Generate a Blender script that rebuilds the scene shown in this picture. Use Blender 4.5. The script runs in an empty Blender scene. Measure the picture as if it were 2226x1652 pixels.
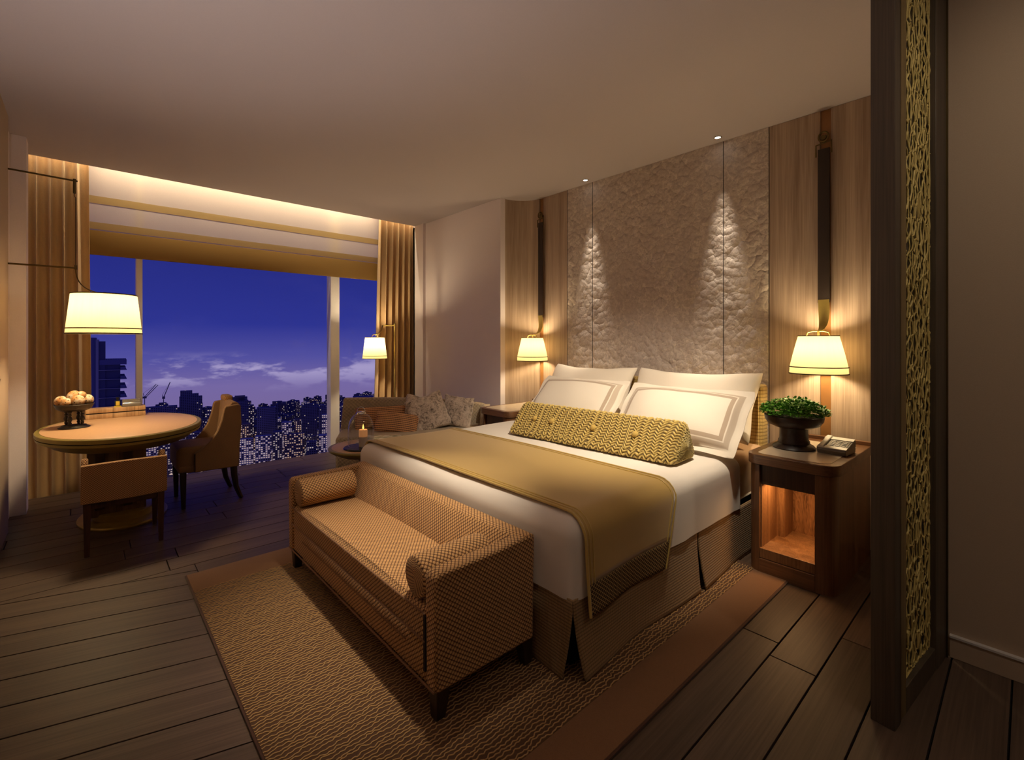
import bpy, bmesh, math, random
from mathutils import Vector, Matrix, noise
from mathutils.geometry import delaunay_2d_cdt
random.seed(7)
PI = math.pi
S = bpy.context.scene
C = bpy.context.collection

# ------------------------------------------------------------------ camera
HC = 2.72                     # ceiling height
EYE = 1.25
cam_d = bpy.data.cameras.new('camera')
cam_d.sensor_width = 36.0
cam_d.lens = 1021.0 / 2226.0 * 36.0
cam_d.shift_y = -85.0 / 2226.0
cam_d.clip_start = 0.02
cam_d.clip_end = 8000
cam = bpy.data.objects.new('camera', cam_d)
C.objects.link(cam)
YAW = math.atan2(1127, 1021)
cam.location = (0, 0, EYE)
cam.rotation_euler = (PI / 2, 0, YAW - PI / 2)
S.camera = cam
FX, FY = math.cos(YAW), math.sin(YAW)

# ------------------------------------------------------------------ view
S.view_settings.view_transform = 'Standard'
S.view_settings.look = 'None'
S.view_settings.exposure = 0.0
S.view_settings.gamma = 1.0
S.view_settings.use_curve_mapping = False
S.cycles.use_denoising = True
S.cycles.use_adaptive_sampling = True
S.cycles.adaptive_threshold = 0.03
S.cycles.max_bounces = 6
S.cycles.diffuse_bounces = 4
S.cycles.glossy_bounces = 3
S.cycles.transmission_bounces = 6
S.cycles.transparent_max_bounces = 8
S.cycles.sample_clamp_indirect = 4.0
S.cycles.caustics_reflective = False
S.cycles.caustics_refractive = False


# ------------------------------------------------------------------ node helpers
class NT:
    def __init__(self, tree):
        self.t = tree
        tree.nodes.clear()

    def n(self, kind, _out=0, **kw):
        nd = self.t.nodes.new(kind)
        for k, v in kw.items():
            if k.startswith('i_'):
                key = k[2:]
                key = int(key) if key.isdigit() else key.replace('_', ' ')
                self.set(nd.inputs[key], v)
            else:
                setattr(nd, k, v)
        return nd

    def set(self, sock, v):
        if hasattr(v, 'is_output') or isinstance(v, bpy.types.NodeSocket):
            self.t.links.new(v, sock)
        else:
            if isinstance(v, (tuple, list)) and len(v) == 3 and sock.type == 'RGBA':
                v = (*v, 1)
            sock.default_value = v

    def math(self, op, a, b=0.0, c=None):
        nd = self.t.nodes.new('ShaderNodeMath')
        nd.operation = op
        self.set(nd.inputs[0], a)
        self.set(nd.inputs[1], b)
        if c is not None:
            self.set(nd.inputs[2], c)
        return nd.outputs[0]

    def mix(self, f, a, b):
        nd = self.t.nodes.new('ShaderNodeMix')
        nd.data_type = 'RGBA'
        self.set(nd.inputs[0], f)
        self.set(nd.inputs[6], a)
        self.set(nd.inputs[7], b)
        return nd.outputs[2]

    def ramp(self, f, stops, interp='LINEAR'):
        nd = self.t.nodes.new('ShaderNodeValToRGB')
        cr = nd.color_ramp
        cr.interpolation = interp
        while len(cr.elements) < len(stops):
            cr.elements.new(0.5)
        for e, (p, c) in zip(cr.elements, stops):
            e.position = p
            e.color = (*c, 1) if len(c) == 3 else c
        self.set(nd.inputs[0], f)
        return nd.outputs[0]

    def sstep(self, x, a, b):
        nd = self.t.nodes.new('ShaderNodeMapRange')
        nd.interpolation_type = 'SMOOTHSTEP'
        self.set(nd.inputs[0], x)
        nd.inputs[1].default_value = a
        nd.inputs[2].default_value = b
        return nd.outputs[0]


# ------------------------------------------------------------------ world: dusk sky
W = bpy.data.worlds.new('World')
S.world = W
W.use_nodes = True
w = NT(W.node_tree)
tc = w.n('ShaderNodeTexCoord')
sep = w.n('ShaderNodeSeparateXYZ', i_0=tc.outputs['Generated'])
zz = sep.outputs[2]
sky = w.ramp(w.math('ADD', w.math('MULTIPLY', zz, 1.6), 0.5), [
    (0.00, (0.030, 0.026, 0.075)), (0.30, (0.190, 0.140, 0.320)), (0.37, (0.185, 0.142, 0.360)),
    (0.45, (0.088, 0.084, 0.340)), (0.55, (0.028, 0.036, 0.275)), (0.75, (0.020, 0.026, 0.215)), (1.0, (0.012, 0.015, 0.14))])
mp = w.n('ShaderNodeMapping', i_0=tc.outputs['Generated'], i_3=(1.0, 1.0, 3.2))
nz = w.n('ShaderNodeTexNoise', i_0=mp.outputs[0], i_Scale=8.0, i_Detail=8.0, i_Roughness=0.58)
lowband = w.math('MULTIPLY', w.sstep(zz, -0.10, -0.05), w.math('SUBTRACT', 1.0, w.sstep(zz, -0.055, -0.015)))
cl = w.math('MULTIPLY', w.sstep(nz.outputs[0], 0.50, 0.60), lowband)
nz2 = w.n('ShaderNodeTexNoise', i_0=mp.outputs[0], i_Scale=2.6, i_Detail=8.0, i_Roughness=0.6)
wisp = w.math('MULTIPLY', w.sstep(nz2.outputs[0], 0.48, 0.75), 0.10)
sk2 = w.mix(wisp, sky, (0.14, 0.13, 0.40, 1))
sk3 = w.mix(w.math('MULTIPLY', cl, 0.85), sk2, (0.44, 0.38, 0.60, 1))
bg = w.n('ShaderNodeBackground', i_0=sk3, i_1=1.0)
wo = w.n('ShaderNodeOutputWorld')
W.node_tree.links.new(bg.outputs[0], wo.inputs[0])


# ------------------------------------------------------------------ lights (room: ceiling downlights, curtain cove)
def light(name, kind, loc, energy, color, parent=None, **kw):
    d = bpy.data.lights.new(name, kind)
    d.energy = energy
    d.color = color
    rot = kw.pop('rot', (0, 0, 0))
    for k, v in kw.items():
        setattr(d, k, v)
    o = bpy.data.objects.new(name, d)
    C.objects.link(o)
    o.location = loc
    o.rotation_euler = rot
    if parent:
        o.parent = parent
    return o


WARM = (1.0, 0.76, 0.44)
WARM2 = (1.0, 0.84, 0.64)
SOFT = (1.0, 0.88, 0.82)
AMBER = (1.0, 0.55, 0.22)
# light strip hidden in the curtain pocket
COVE = 46.0
light('cove_light', 'AREA', (1.38, 5.322, 2.93), COVE, (1.0, 0.80, 0.52), shape='RECTANGLE', size=3.6, size_y=0.03,
      rot=(math.radians(12), 0, 0), spread=math.radians(175))
# (x, y, watts, cone degrees, blend, visible fixture); the first two wash the upholstered wall
# aim: None = straight down, else the point it is turned to
DOWN = [(3.378, 1.516, 120, 26, 1.0, None), (3.378, 2.730, 120, 26, 1.0, None),
        (1.02, 1.60, 210, 40, 1.0, (1.00, 1.95, 0.35)), (1.90, 0.80, 330, 64, 1.0, (2.55, 1.95, 0.75)),  # bed spot is added out of view to brighten pillows and wall panels
        (-0.05, 0.55, 4, 110, 1.0, None), (0.60, -1.0, 6, 130, 1.0, None), (1.60, -0.50, 26, 120, 1.0, (2.545, -0.10, 1.2))]  # hall spots are added out of view as fill light
# unseen uplights added as fill for ceiling and room: (x, y, z, watts, facing)
UP = [(-0.38, 1.80, 1.10, 56, 0.0), (-0.38, 0.1, 1.10, 24, 0.0), (1.5, -1.80, 1.40, 10, PI / 2)]


# ------------------------------------------------------------------ mesh helpers
class MB:
    def __init__(self):
        self.v = []
        self.f = []

    def add(self, vs, fs):
        o = len(self.v)
        self.v += [tuple(p) for p in vs]
        self.f += [tuple(i + o for i in q) for q in fs]
        return self

    def box(self, x0, x1, y0, y1, z0, z1):
        vs = [(x0, y0, z0), (x1, y0, z0), (x1, y1, z0), (x0, y1, z0), (x0, y0, z1), (x1, y0, z1), (x1, y1, z1), (x0, y1, z1)]
        return self.add(vs, [(0, 3, 2, 1), (4, 5, 6, 7), (0, 1, 5, 4), (1, 2, 6, 5), (2, 3, 7, 6), (3, 0, 4, 7)])

    def rbox(self, x0, x1, y0, y1, z0, z1, r=0.01, seg=2, M=None):
        bm = bmesh.new()
        bmesh.ops.create_cube(bm, size=1)
        for q in bm.verts:
            q.co = Vector(((x0 + x1) / 2 + q.co.x * (x1 - x0), (y0 + y1) / 2 + q.co.y * (y1 - y0), (z0 + z1) / 2 + q.co.z * (z1 - z0)))
        bmesh.ops.bevel(bm, geom=bm.edges[:], offset=r, segments=seg, profile=0.5, affect='EDGES')
        if M is not None:
            bmesh.ops.transform(bm, matrix=M, verts=bm.verts)
        return self.bm(bm)

    def bm(self, bm):
        bm.verts.index_update()
        self.add([q.co[:] for q in bm.verts], [[q.index for q in f.verts] for f in bm.faces])
        bm.free()
        return self

    def lathe(self, prof, n=32, c=(0, 0, 0), cap=True, sx=1.0, sy=1.0):
        vs, fs = [], []
        for (r, z) in prof:
            for k in range(n):
                a = 2 * PI * k / n
                vs.append((c[0] + r * math.cos(a) * sx, c[1] + r * math.sin(a) * sy, c[2] + z))
        for i in range(len(prof) - 1):
            for k in range(n):
                k2 = (k + 1) % n
                fs.append((i * n + k, i * n + k2, (i + 1) * n + k2, (i + 1) * n + k))
        if cap:
            fs.append(tuple(range(n - 1, -1, -1)))
            fs.append(tuple((len(prof) - 1) * n + k for k in range(n)))
        return self.add(vs, fs)

    def tube(self, pts, r, n=8, closed=False, cap=True, flat=1.0):
        pts = [Vector(p) for p in pts]
        m = len(pts)
        rs = r if isinstance(r, (list, tuple)) else [r] * m
        vs, fs = [], []
        up = Vector((0, 0, 1))
        prev = None
        for i, p in enumerate(pts):
            a = pts[(i - 1) % m] if (closed or i > 0) else p
            b = pts[(i + 1) % m] if (closed or i < m - 1) else p
            t = (b - a).normalized()
            if prev is None:
                ref = up if abs(t.z) < 0.95 else Vector((1, 0, 0))
                x = t.cross(ref).normalized()
            else:
                x = (prev - t * prev.dot(t)).normalized()
            prev = x
            y = t.cross(x)
            for k in range(n):
                g = 2 * PI * k / n
                vs.append(p + (x * math.cos(g) + y * math.sin(g) * flat) * rs[i])
        for i in range(m if closed else m - 1):
            j = (i + 1) % m
            for k in range(n):
                k2 = (k + 1) % n
                fs.append((i * n + k, i * n + k2, j * n + k2, j * n + k))
        if cap and not closed:
            fs.append(tuple(range(n - 1, -1, -1)))
            fs.append(tuple((m - 1) * n + k for k in range(n)))
        return self.add(vs, fs)

    def prism(self, poly, z0, z1):
        n = len(poly)
        vs = [(x, y, z0) for x, y in poly] + [(x, y, z1) for x, y in poly]
        fs = [tuple(range(n - 1, -1, -1)), tuple(range(n, 2 * n))]
        fs += [(k, (k + 1) % n, n + (k + 1) % n, n + k) for k in range(n)]
        return self.add(vs, fs)

    def prism_y(self, poly, y0, y1):       # poly in (x, z)
        n = len(poly)
        vs = [(x, y0, z) for x, z in poly] + [(x, y1, z) for x, z in poly]
        fs = [tuple(range(n)), tuple(range(2 * n - 1, n - 1, -1))]
        fs += [((k + 1) % n, k, n + k, n + (k + 1) % n) for k in range(n)]
        return self.add(vs, fs)

    def prism_x(self, poly, x0, x1):       # poly in (y, z)
        n = len(poly)
        vs = [(x0, y, z) for y, z in poly] + [(x1, y, z) for y, z in poly]
        fs = [tuple(range(n - 1, -1, -1)), tuple(range(n, 2 * n))]
        fs += [(k, (k + 1) % n, n + (k + 1) % n, n + k) for k in range(n)]
        return self.add(vs, fs)

    def grid(self, fn, nu, nv, cu=False, cv=False):
        vs = [fn(i / (nu if cu else nu - 1), j / (nv if cv else nv - 1)) for j in range(nv) for i in range(nu)]
        fs = []
        for j in range(nv if cv else nv - 1):
            for i in range(nu if cu else nu - 1):
                i2, j2 = (i + 1) % nu, (j + 1) % nv
                fs.append((j * nu + i, j * nu + i2, j2 * nu + i2, j2 * nu + i))
        return self.add(vs, fs)

    def softbox(self, x0, x1, y0, y1, z0, z1, rt=0.05, rc=0.05, rb=0.0, na=6, nc=6, ni=14, disp=None, hem=None):
        """closed soft box: rounded in plan (rc) and at the top edge (rt) and bottom edge (rb)"""
        prof = []
        if rb > 0:
            for k in range(na + 1):
                a = PI / 2 * k / na
                prof.append((rb * (1 - math.sin(a)), z0 + rb * (1 - math.cos(a))))
        else:
            prof.append((0, z0))
        nz_ = max(2, int((z1 - rt - z0 - rb) / 0.04))
        for k in range(1, nz_):
            prof.append((0, z0 + rb + (z1 - rt - z0 - rb) * k / nz_))
        for k in range(na + 1):
            a = PI / 2 * k / na
            prof.append((rt * (1 - math.cos(a)), z1 - rt + rt * math.sin(a)))
        half = min(x1 - x0, y1 - y0) / 2
        for k in range(1, ni + 1):
            prof.append((rt + (half - rt - 0.002) * k / ni, z1))
        nper = None
        vs, fs = [], []
        ns = 22
        for (ins, z) in prof:
            a0, a1, b0, b1 = x0 + ins, x1 - ins, y0 + ins, y1 - ins
            r = max(0.001, rc - ins * 0.8)
            r = min(r, (a1 - a0) / 2 - 1e-4, (b1 - b0) / 2 - 1e-4)
            loop = []
            for (cx, cy, st, ex, ey) in ((a1 - r, b0 + r, -PI / 2, a1, b1 - r), (a1 - r, b1 - r, 0, a0 + r, b1), (a0 + r, b1 - r, PI / 2, a0, b0 + r), (a0 + r, b0 + r, PI, a1 - r, b0)):
                for k in range(nc + 1):
                    a = st + PI / 2 * k / nc
                    loop.append((cx + r * math.cos(a), cy + r * math.sin(a)))
                lx, ly = loop[-1]
                for k in range(1, ns):
                    t = k / ns
                    loop.append((lx + (ex - lx) * t, ly + (ey - ly) * t))
            nper = len(loop)
            for (x, y) in loop:
                p = (x, y, z)
                if disp:
                    p = disp(*p)
                vs.append(p)
        for i in range(len(prof) - 1):
            for k in range(nper):
                k2 = (k + 1) % nper
                fs.append((i * nper + k, i * nper + k2, (i + 1) * nper + k2, (i + 1) * nper + k))
        fs.append(tuple(range(nper - 1, -1, -1)))
        fs.append(tuple((len(prof) - 1) * nper + k for k in range(nper)))
        return self.add(vs, fs)

    def xf(self, M):
        self.v = [tuple(M @ Vector(p)) for p in self.v]
        return self

    def build(self, name, mat, parent=None, smooth=True, angle=40, label=None, sub=0, bevel=0.0, solid=0.0, uv=True, uvfn=None):
        me = bpy.data.meshes.new(name)
        me.from_pydata(self.v, [], self.f)
        me.update()
        if uv:
            uvl = me.uv_layers.new(name='UVMap')
            for p in me.polygons:
                nx, ny, nz_ = abs(p.normal.x), abs(p.normal.y), abs(p.normal.z)
                for li in p.loop_indices:
                    co = me.vertices[me.loops[li].vertex_index].co
                    if uvfn is not None:
                        uvl.data[li].uv = uvfn(co)
                    elif nz_ >= nx and nz_ >= ny:
                        uvl.data[li].uv = (co.x, co.y)
                    elif nx >= ny:
                        uvl.data[li].uv = (co.y, co.z)
                    else:
                        uvl.data[li].uv = (co.x, co.z)
        if smooth:
            me.shade_smooth()
            me.set_sharp_from_angle(angle=math.radians(angle))
        me.materials.append(mat)
        o = bpy.data.objects.new(name, me)
        C.objects.link(o)
        if parent is not None:
            o.parent = parent
        if label:
            o['label'] = label
        if bevel:
            b = o.modifiers.new('bevel', 'BEVEL')
            b.width = bevel
            b.segments = 2
            b.limit_method = 'ANGLE'
        if solid:
            s = o.modifiers.new('solid', 'SOLIDIFY')
            s.thickness = solid
            s.offset = 0
        if sub:
            s = o.modifiers.new('sub', 'SUBSURF')
            s.levels = s.render_levels = sub
        return o


def thing(name, label, cat, loc=(0, 0, 0), rz=0.0, group=None):
    o = bpy.data.objects.new(name, None)
    o.empty_display_size = 0.1
    C.objects.link(o)
    o.location = loc
    o.rotation_euler = (0, 0, rz)
    return tag(o, label, cat, group)


def tag(o, label, cat, group=None):
    o['label'] = label
    o['category'] = cat
    if group:
        o['group'] = group
    return o


def struct(o):
    o['kind'] = 'structure'
    return o


def copy_tree(o, parent=None):
    c = o.copy()
    C.objects.link(c)
    c.parent = parent
    for ch in list(o.children):
        copy_tree(ch, c)
    return c


def rrect(x0, x1, y0, y1, r, n=6, corners=(1, 1, 1, 1)):
    """corners order: (x1,y0) (x1,y1) (x0,y1) (x0,y0)"""
    out = []
    for (cx, cy, sx, sy, st, on) in ((x1, y0, -1, 1, -PI / 2, corners[0]), (x1, y1, -1, -1, 0, corners[1]), (x0, y1, 1, -1, PI / 2, corners[2]), (x0, y0, 1, 1, PI, corners[3])):
        if not on:
            out.append((cx, cy))
            continue
        for k in range(n + 1):
            a = st + PI / 2 * k / n
            out.append((cx + sx * r + r * math.cos(a), cy + sy * r + r * math.sin(a)))
    return out


# ------------------------------------------------------------------ materials
def bsdf_mat(name):
    m = bpy.data.materials.new(name)
    m.use_nodes = True
    t = NT(m.node_tree)
    b = t.n('ShaderNodeBsdfPrincipled')
    o = t.n('ShaderNodeOutputMaterial')
    t.t.links.new(b.outputs[0], o.inputs[0])
    return m, t, b


def plain(name, col, rough=0.6, metal=0.0, noise_amt=0.0, nscale=60.0, bump=0.0, coat=0.0, sheen=0.0, emit=None, es=0.0):
    m, t, b = bsdf_mat(name)
    tc = t.n('ShaderNodeTexCoord')
    nz = t.n('ShaderNodeTexNoise', i_0=tc.outputs['Object'], i_Scale=nscale, i_Detail=3.0)
    c0 = tuple(c * (1 - noise_amt) for c in col)
    c1 = tuple(min(1, c * (1 + noise_amt)) for c in col)
    t.set(b.inputs['Base Color'], t.mix(nz.outputs[0], (*c0, 1), (*c1, 1)))
    b.inputs['Roughness'].default_value = rough
    b.inputs['Metallic'].default_value = metal
    if coat:
        b.inputs['Coat Weight'].default_value = coat
        b.inputs['Coat Roughness'].default_value = 0.15
    if sheen:
        b.inputs['Sheen Weight'].default_value = sheen
    if bump:
        bp = t.n('ShaderNodeBump', i_Strength=bump, i_Distance=0.002, i_Height=nz.outputs[0])
        t.set(b.inputs['Normal'], bp.outputs[0])
    if emit:
        b.inputs['Emission Color'].default_value = (*emit, 1)
        b.inputs['Emission Strength'].default_value = es
    return m


def wood(name, dark, light_, axis='Z', scale=1.0, rough=0.45, rings=0.35, fine=1.0, bump=0.15, rnd=0.0, coat=0.0, burl=0.0):
    """grain runs along axis"""
    m, t, b = bsdf_mat(name)
    tc = t.n('ShaderNodeTexCoord')
    vec = tc.outputs['Object']
    fac = None
    if rnd:
        oi = t.n('ShaderNodeObjectInfo')
        off = t.n('ShaderNodeVectorMath', operation='SCALE', i_0=(17.3, 5.1, 9.7))
        t.set(off.inputs['Scale'], oi.outputs['Random'])
        ad = t.n('ShaderNodeVectorMath', operation='ADD', i_0=vec, i_1=off.outputs[0])
        vec = ad.outputs[0]
        fac = oi.outputs['Random']
    st = {'X': (0.06, 1, 1), 'Y': (1, 0.06, 1), 'Z': (1, 1, 0.05)}[axis]
    mp = t.n('ShaderNodeMapping', i_0=vec, i_3=tuple(s * scale for s in st))
    n1 = t.n('ShaderNodeTexNoise', i_0=mp.outputs[0], i_Scale=9.0, i_Detail=5.0, i_Roughness=0.6, i_Distortion=0.6 + burl)
    mp2 = t.n('ShaderNodeMapping', i_0=vec, i_3=tuple((s * 0.35 if s < 1 else s) * scale for s in st))
    n2 = t.n('ShaderNodeTexNoise', i_0=mp2.outputs[0], i_Scale=140.0 * fine, i_Detail=2.0)
    f = t.math('ADD', t.math('MULTIPLY', n1.outputs[0], 0.62), t.math('MULTIPLY', n2.outputs[0], 0.38))
    if burl:
        n3 = t.n('ShaderNodeTexNoise', i_0=vec, i_Scale=6.0, i_Detail=2.0, i_Distortion=1.0)
        rg = t.math('SINE', t.math('MULTIPLY', t.math('ADD', n3.outputs[0], n1.outputs[0]), 60.0))
        f = t.math('ADD', f, t.math('MULTIPLY', rg, 0.07 * burl))
    col = t.ramp(f, [(0.34, dark), (0.66, light_)])
    if fac is not None:
        k = t.math('ADD', t.math('MULTIPLY', fac, rnd), 1 - rnd / 2)
        vm = t.n('ShaderNodeVectorMath', operation='SCALE', i_0=col)
        t.set(vm.inputs['Scale'], k)
        col = vm.outputs[0]
    t.set(b.inputs['Base Color'], col)
    b.inputs['Roughness'].default_value = rough
    if coat:
        b.inputs['Coat Weight'].default_value = coat
        b.inputs['Coat Roughness'].default_value = 0.2
    bp = t.n('ShaderNodeBump', i_Strength=bump, i_Distance=0.002, i_Height=f)
    t.set(b.inputs['Normal'], bp.outputs[0])
    return m


def weave(name, dark, light_, pitch=0.012, rough=0.8, bump=0.6, rot=45.0, asp=1.0, lo=0.30, hi=0.62, sheen=0.1):
    """lozenge basket weave from UVs in metres"""
    m, t, b = bsdf_mat(name)
    tc = t.n('ShaderNodeTexCoord')
    mp = t.n('ShaderNodeMapping', i_0=tc.outputs['UV'], i_2=(0, 0, math.radians(rot)), i_3=(1.0, asp, 1))
    nzv = t.n('ShaderNodeTexNoise', i_0=tc.outputs['UV'], i_Scale=7.0)
    sp = t.n('ShaderNodeSeparateXYZ', i_0=mp.outputs[0])
    k = PI / pitch
    w1 = t.math('MULTIPLY', nzv.outputs[0], 1.5)
    a = t.math('ABSOLUTE', t.math('SINE', t.math('ADD', t.math('MULTIPLY', sp.outputs[0], k), w1)))
    c = t.math('ABSOLUTE', t.math('SINE', t.math('SUBTRACT', t.math('MULTIPLY', sp.outputs[1], k), w1)))
    hgt = t.math('POWER', t.math('MULTIPLY', a, c), 0.6)
    nf = t.n('ShaderNodeTexNoise', i_0=tc.outputs['UV'], i_Scale=600.0)
    f = t.math('ADD', hgt, t.math('MULTIPLY', t.math('SUBTRACT', nf.outputs[0], 0.5), 0.25))
    t.set(b.inputs['Base Color'], t.ramp(f, [(lo, dark), (hi, light_)]))
    b.inputs['Roughness'].default_value = rough
    b.inputs['Sheen Weight'].default_value = sheen
    bp = t.n('ShaderNodeBump', i_Strength=bump, i_Distance=0.003, i_Height=hgt)
    t.set(b.inputs['Normal'], bp.outputs[0])
    return m


def cloth(name, col, rough=0.85, scale=900.0, amt=0.08, bump=0.12, sheen=0.15, big=0.0):
    m, t, b = bsdf_mat(name)
    tc = t.n('ShaderNodeTexCoord')
    n1 = t.n('ShaderNodeTexNoise', i_0=tc.outputs['Object'], i_Scale=scale * 0.4, i_Detail=2.0)
    n2 = t.n('ShaderNodeTexNoise', i_0=tc.outputs['Object'], i_Scale=5.0, i_Detail=3.0)
    f = t.math('ADD', t.math('MULTIPLY', n1.outputs[0], 1 - big), t.math('MULTIPLY', n2.outputs[0], big))
    t.set(b.inputs['Base Color'], t.mix(f, tuple(c * (1 - amt) for c in col) + (1,), tuple(min(1, c * (1 + amt)) for c in col) + (1,)))
    b.inputs['Roughness'].default_value = rough
    b.inputs['Sheen Weight'].default_value = sheen
    bp = t.n('ShaderNodeBump', i_Strength=bump, i_Distance=0.001, i_Height=n1.outputs[0])
    t.set(b.inputs['Normal'], bp.outputs[0])
    return m


def shade_mat(name, es=0.9):
    m = bpy.data.materials.new(name)
    m.use_nodes = True
    t = NT(m.node_tree)
    tc = t.n('ShaderNodeTexCoord')
    sp = t.n('ShaderNodeSeparateXYZ', i_0=tc.outputs['Object'])
    ang = t.math('ARCTAN2', sp.outputs[1], sp.outputs[0])
    cv = t.n('ShaderNodeCombineXYZ', i_0=t.math('MULTIPLY', ang, 14.0), i_1=t.math('MULTIPLY', sp.outputs[2], 1.5))
    nz = t.n('ShaderNodeTexNoise', i_0=cv.outputs[0], i_Scale=2.0, i_Detail=3.0)
    col = t.mix(nz.outputs[0], (0.200, 0.160, 0.088, 1), (0.245, 0.205, 0.125, 1))
    tr = t.n('ShaderNodeBsdfTranslucent', i_0=col)
    df = t.n('ShaderNodeBsdfDiffuse', i_0=(0.75, 0.62, 0.40, 1))
    mx = t.n('ShaderNodeMixShader', i_0=0.30, i_1=tr.outputs[0], i_2=df.outputs[0])
    em = t.n('ShaderNodeEmission', i_0=(1.0, 0.66, 0.20, 1), i_1=es)
    ad = t.n('ShaderNodeAddShader', i_0=mx.outputs[0], i_1=em.outputs[0])
    o = t.n('ShaderNodeOutputMaterial', i_0=ad.outputs[0])
    return m


def emis(name, col, s):
    m = bpy.data.materials.new(name)
    m.use_nodes = True
    t = NT(m.node_tree)
    e = t.n('ShaderNodeEmission', i_0=(*col, 1), i_1=s)
    t.n('ShaderNodeOutputMaterial', i_0=e.outputs[0])
    return m


def glass_mat(name, tint=(1, 1, 1), gloss=0.04, fres=True):
    m = bpy.data.materials.new(name)
    m.use_nodes = True
    t = NT(m.node_tree)
    tr = t.n('ShaderNodeBsdfTransparent', i_0=(*tint, 1))
    gl = t.n('ShaderNodeBsdfGlossy', i_0=(1, 1, 1, 1), i_Roughness=0.02)
    fac = gloss
    if fres:
        lw = t.n('ShaderNodeLayerWeight', i_0=0.25)
        fac = t.math('MULTIPLY', t.math('POWER', lw.outputs[1], 2.0), gloss * 12)
        fac = t.math('ADD', fac, gloss * 0.4)
    mx = t.n('ShaderNodeMixShader', i_1=tr.outputs[0], i_2=gl.outputs[0])
    t.set(mx.inputs[0], fac)
    t.n('ShaderNodeOutputMaterial', i_0=mx.outputs[0])
    return m


M = {}
M['ceiling'] = plain('ceiling_paint', (0.50, 0.445, 0.455), 0.9, noise_amt=0.04, nscale=180, bump=0.1)
M['wall'] = plain('wall_paper', (0.84, 0.76, 0.78), 0.85, noise_amt=0.06, nscale=260, bump=0.25)
M['wall_dim'] = plain('wall_paint_beige', (0.46, 0.35, 0.25), 0.8, noise_amt=0.05, nscale=220, bump=0.2)
M['white'] = plain('white_lacquer', (0.62, 0.58, 0.55), 0.5, noise_amt=0.02)
M['mullion'] = plain('mullion_paint', (0.92, 0.90, 0.94), 0.45, noise_amt=0.03)
M['subfloor'] = plain('subfloor_black', (0.008, 0.006, 0.005), 0.9)
M['plank'] = wood('floor_oak', (0.048, 0.029, 0.019), (0.132, 0.083, 0.056), 'X', 1.0, rough=0.46, rnd=0.35, bump=0.25)
M['veneer'] = wood('pale_veneer', (0.29, 0.20, 0.14), (0.56, 0.43, 0.325), 'Z', 1.0, rough=0.5, fine=1.3, bump=0.1)
M['slot'] = plain('slot_copper', (0.30, 0.14, 0.045), 0.4, noise_amt=0.2, nscale=12)
M['walnut'] = wood('walnut_z', (0.075, 0.032, 0.014), (0.25, 0.118, 0.052), 'Z', 1.4, rough=0.35, coat=0.3)
M['walnut_y'] = wood('walnut_y', (0.075, 0.032, 0.014), (0.24, 0.112, 0.049), 'Y', 1.4, rough=0.35, coat=0.3)
M['walnut_dark'] = wood('walnut_dark', (0.020, 0.008, 0.004), (0.070, 0.030, 0.013), 'Z', 1.4, rough=0.35, coat=0.2)
M['burl'] = wood('walnut_burl', (0.10, 0.040, 0.014), (0.36, 0.17, 0.070), 'Z', 2.2, rough=0.4, burl=1.2)
M['niche'] = wood('niche_walnut', (0.13, 0.055, 0.020), (0.36, 0.18, 0.075), 'Z', 1.5, rough=0.4, burl=0.4)
M['stone'] = plain('cream_stone', (0.66, 0.54, 0.40), 0.22, noise_amt=0.06, nscale=14)
M['leg'] = wood('dark_leg', (0.010, 0.006, 0.004), (0.035, 0.018, 0.010), 'Z', 2.0, rough=0.35)
M['leg_red'] = wood('mahogany_leg', (0.030, 0.012, 0.008), (0.10, 0.042, 0.026), 'Z', 2.0, rough=0.3)
M['bench'] = weave('bench_weave', (0.125, 0.045, 0.014), (0.64, 0.365, 0.14), pitch=0.0125, rot=38, asp=1.0, hi=0.66)
M['welt'] = cloth('bench_welt', (0.22, 0.10, 0.04))
M['chairfab'] = weave('chair_weave', (0.15, 0.06, 0.022), (0.58, 0.32, 0.135), pitch=0.009, rot=45)
M['chairfab2'] = weave('chair_plain_weave', (0.165, 0.09, 0.038), (0.36, 0.205, 0.092), pitch=0.006, rot=45, bump=0.3)
M['sofa'] = weave('sofa_tweed', (0.14, 0.11, 0.08), (0.66, 0.54, 0.39), pitch=0.011, rot=20, lo=0.2, hi=0.8)
M['slit'] = plain('shadow_gap_cloth', (0.02, 0.009, 0.005), 0.9)
M['rug'] = cloth('rug_brown', (0.090, 0.038, 0.013), scale=700, amt=0.3, bump=0.5)
M['rug_border'] = cloth('rug_border', (0.20, 0.094, 0.038), scale=900, amt=0.22, bump=0.4)
M['rug_edge'] = cloth('rug_edge_binding', (0.07, 0.024, 0.010), amt=0.2)
M['yarn'] = cloth('rug_yarn', (0.47, 0.275, 0.100), scale=900, amt=0.25, bump=0.4)
M['duvet'] = cloth('white_cotton', (0.80, 0.73, 0.64), amt=0.03, bump=0.06)
M['mattress'] = cloth('mattress_ticking', (0.55, 0.35, 0.20), amt=0.06)
M['piping'] = cloth('mattress_piping', (0.80, 0.70, 0.52), amt=0.05)
M['skirt'] = weave('skirt_linen', (0.16, 0.095, 0.040), (0.42, 0.26, 0.11), pitch=0.006, rot=0, asp=0.5, bump=0.5, lo=0.1, hi=0.9)
M['bedbase'] = plain('bed_base_black', (0.008, 0.006, 0.005), 0.9)
M['runner'] = cloth('gold_satin', (0.52, 0.335, 0.088), rough=0.42, amt=0.05, bump=0.05, sheen=0.5)
M['runner_edge'] = cloth('gold_satin_edge', (0.56, 0.39, 0.10), rough=0.35, amt=0.05, sheen=0.4)
M['pillow'] = cloth('pillow_cotton', (0.86, 0.76, 0.62), amt=0.03, bump=0.06)
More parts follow.
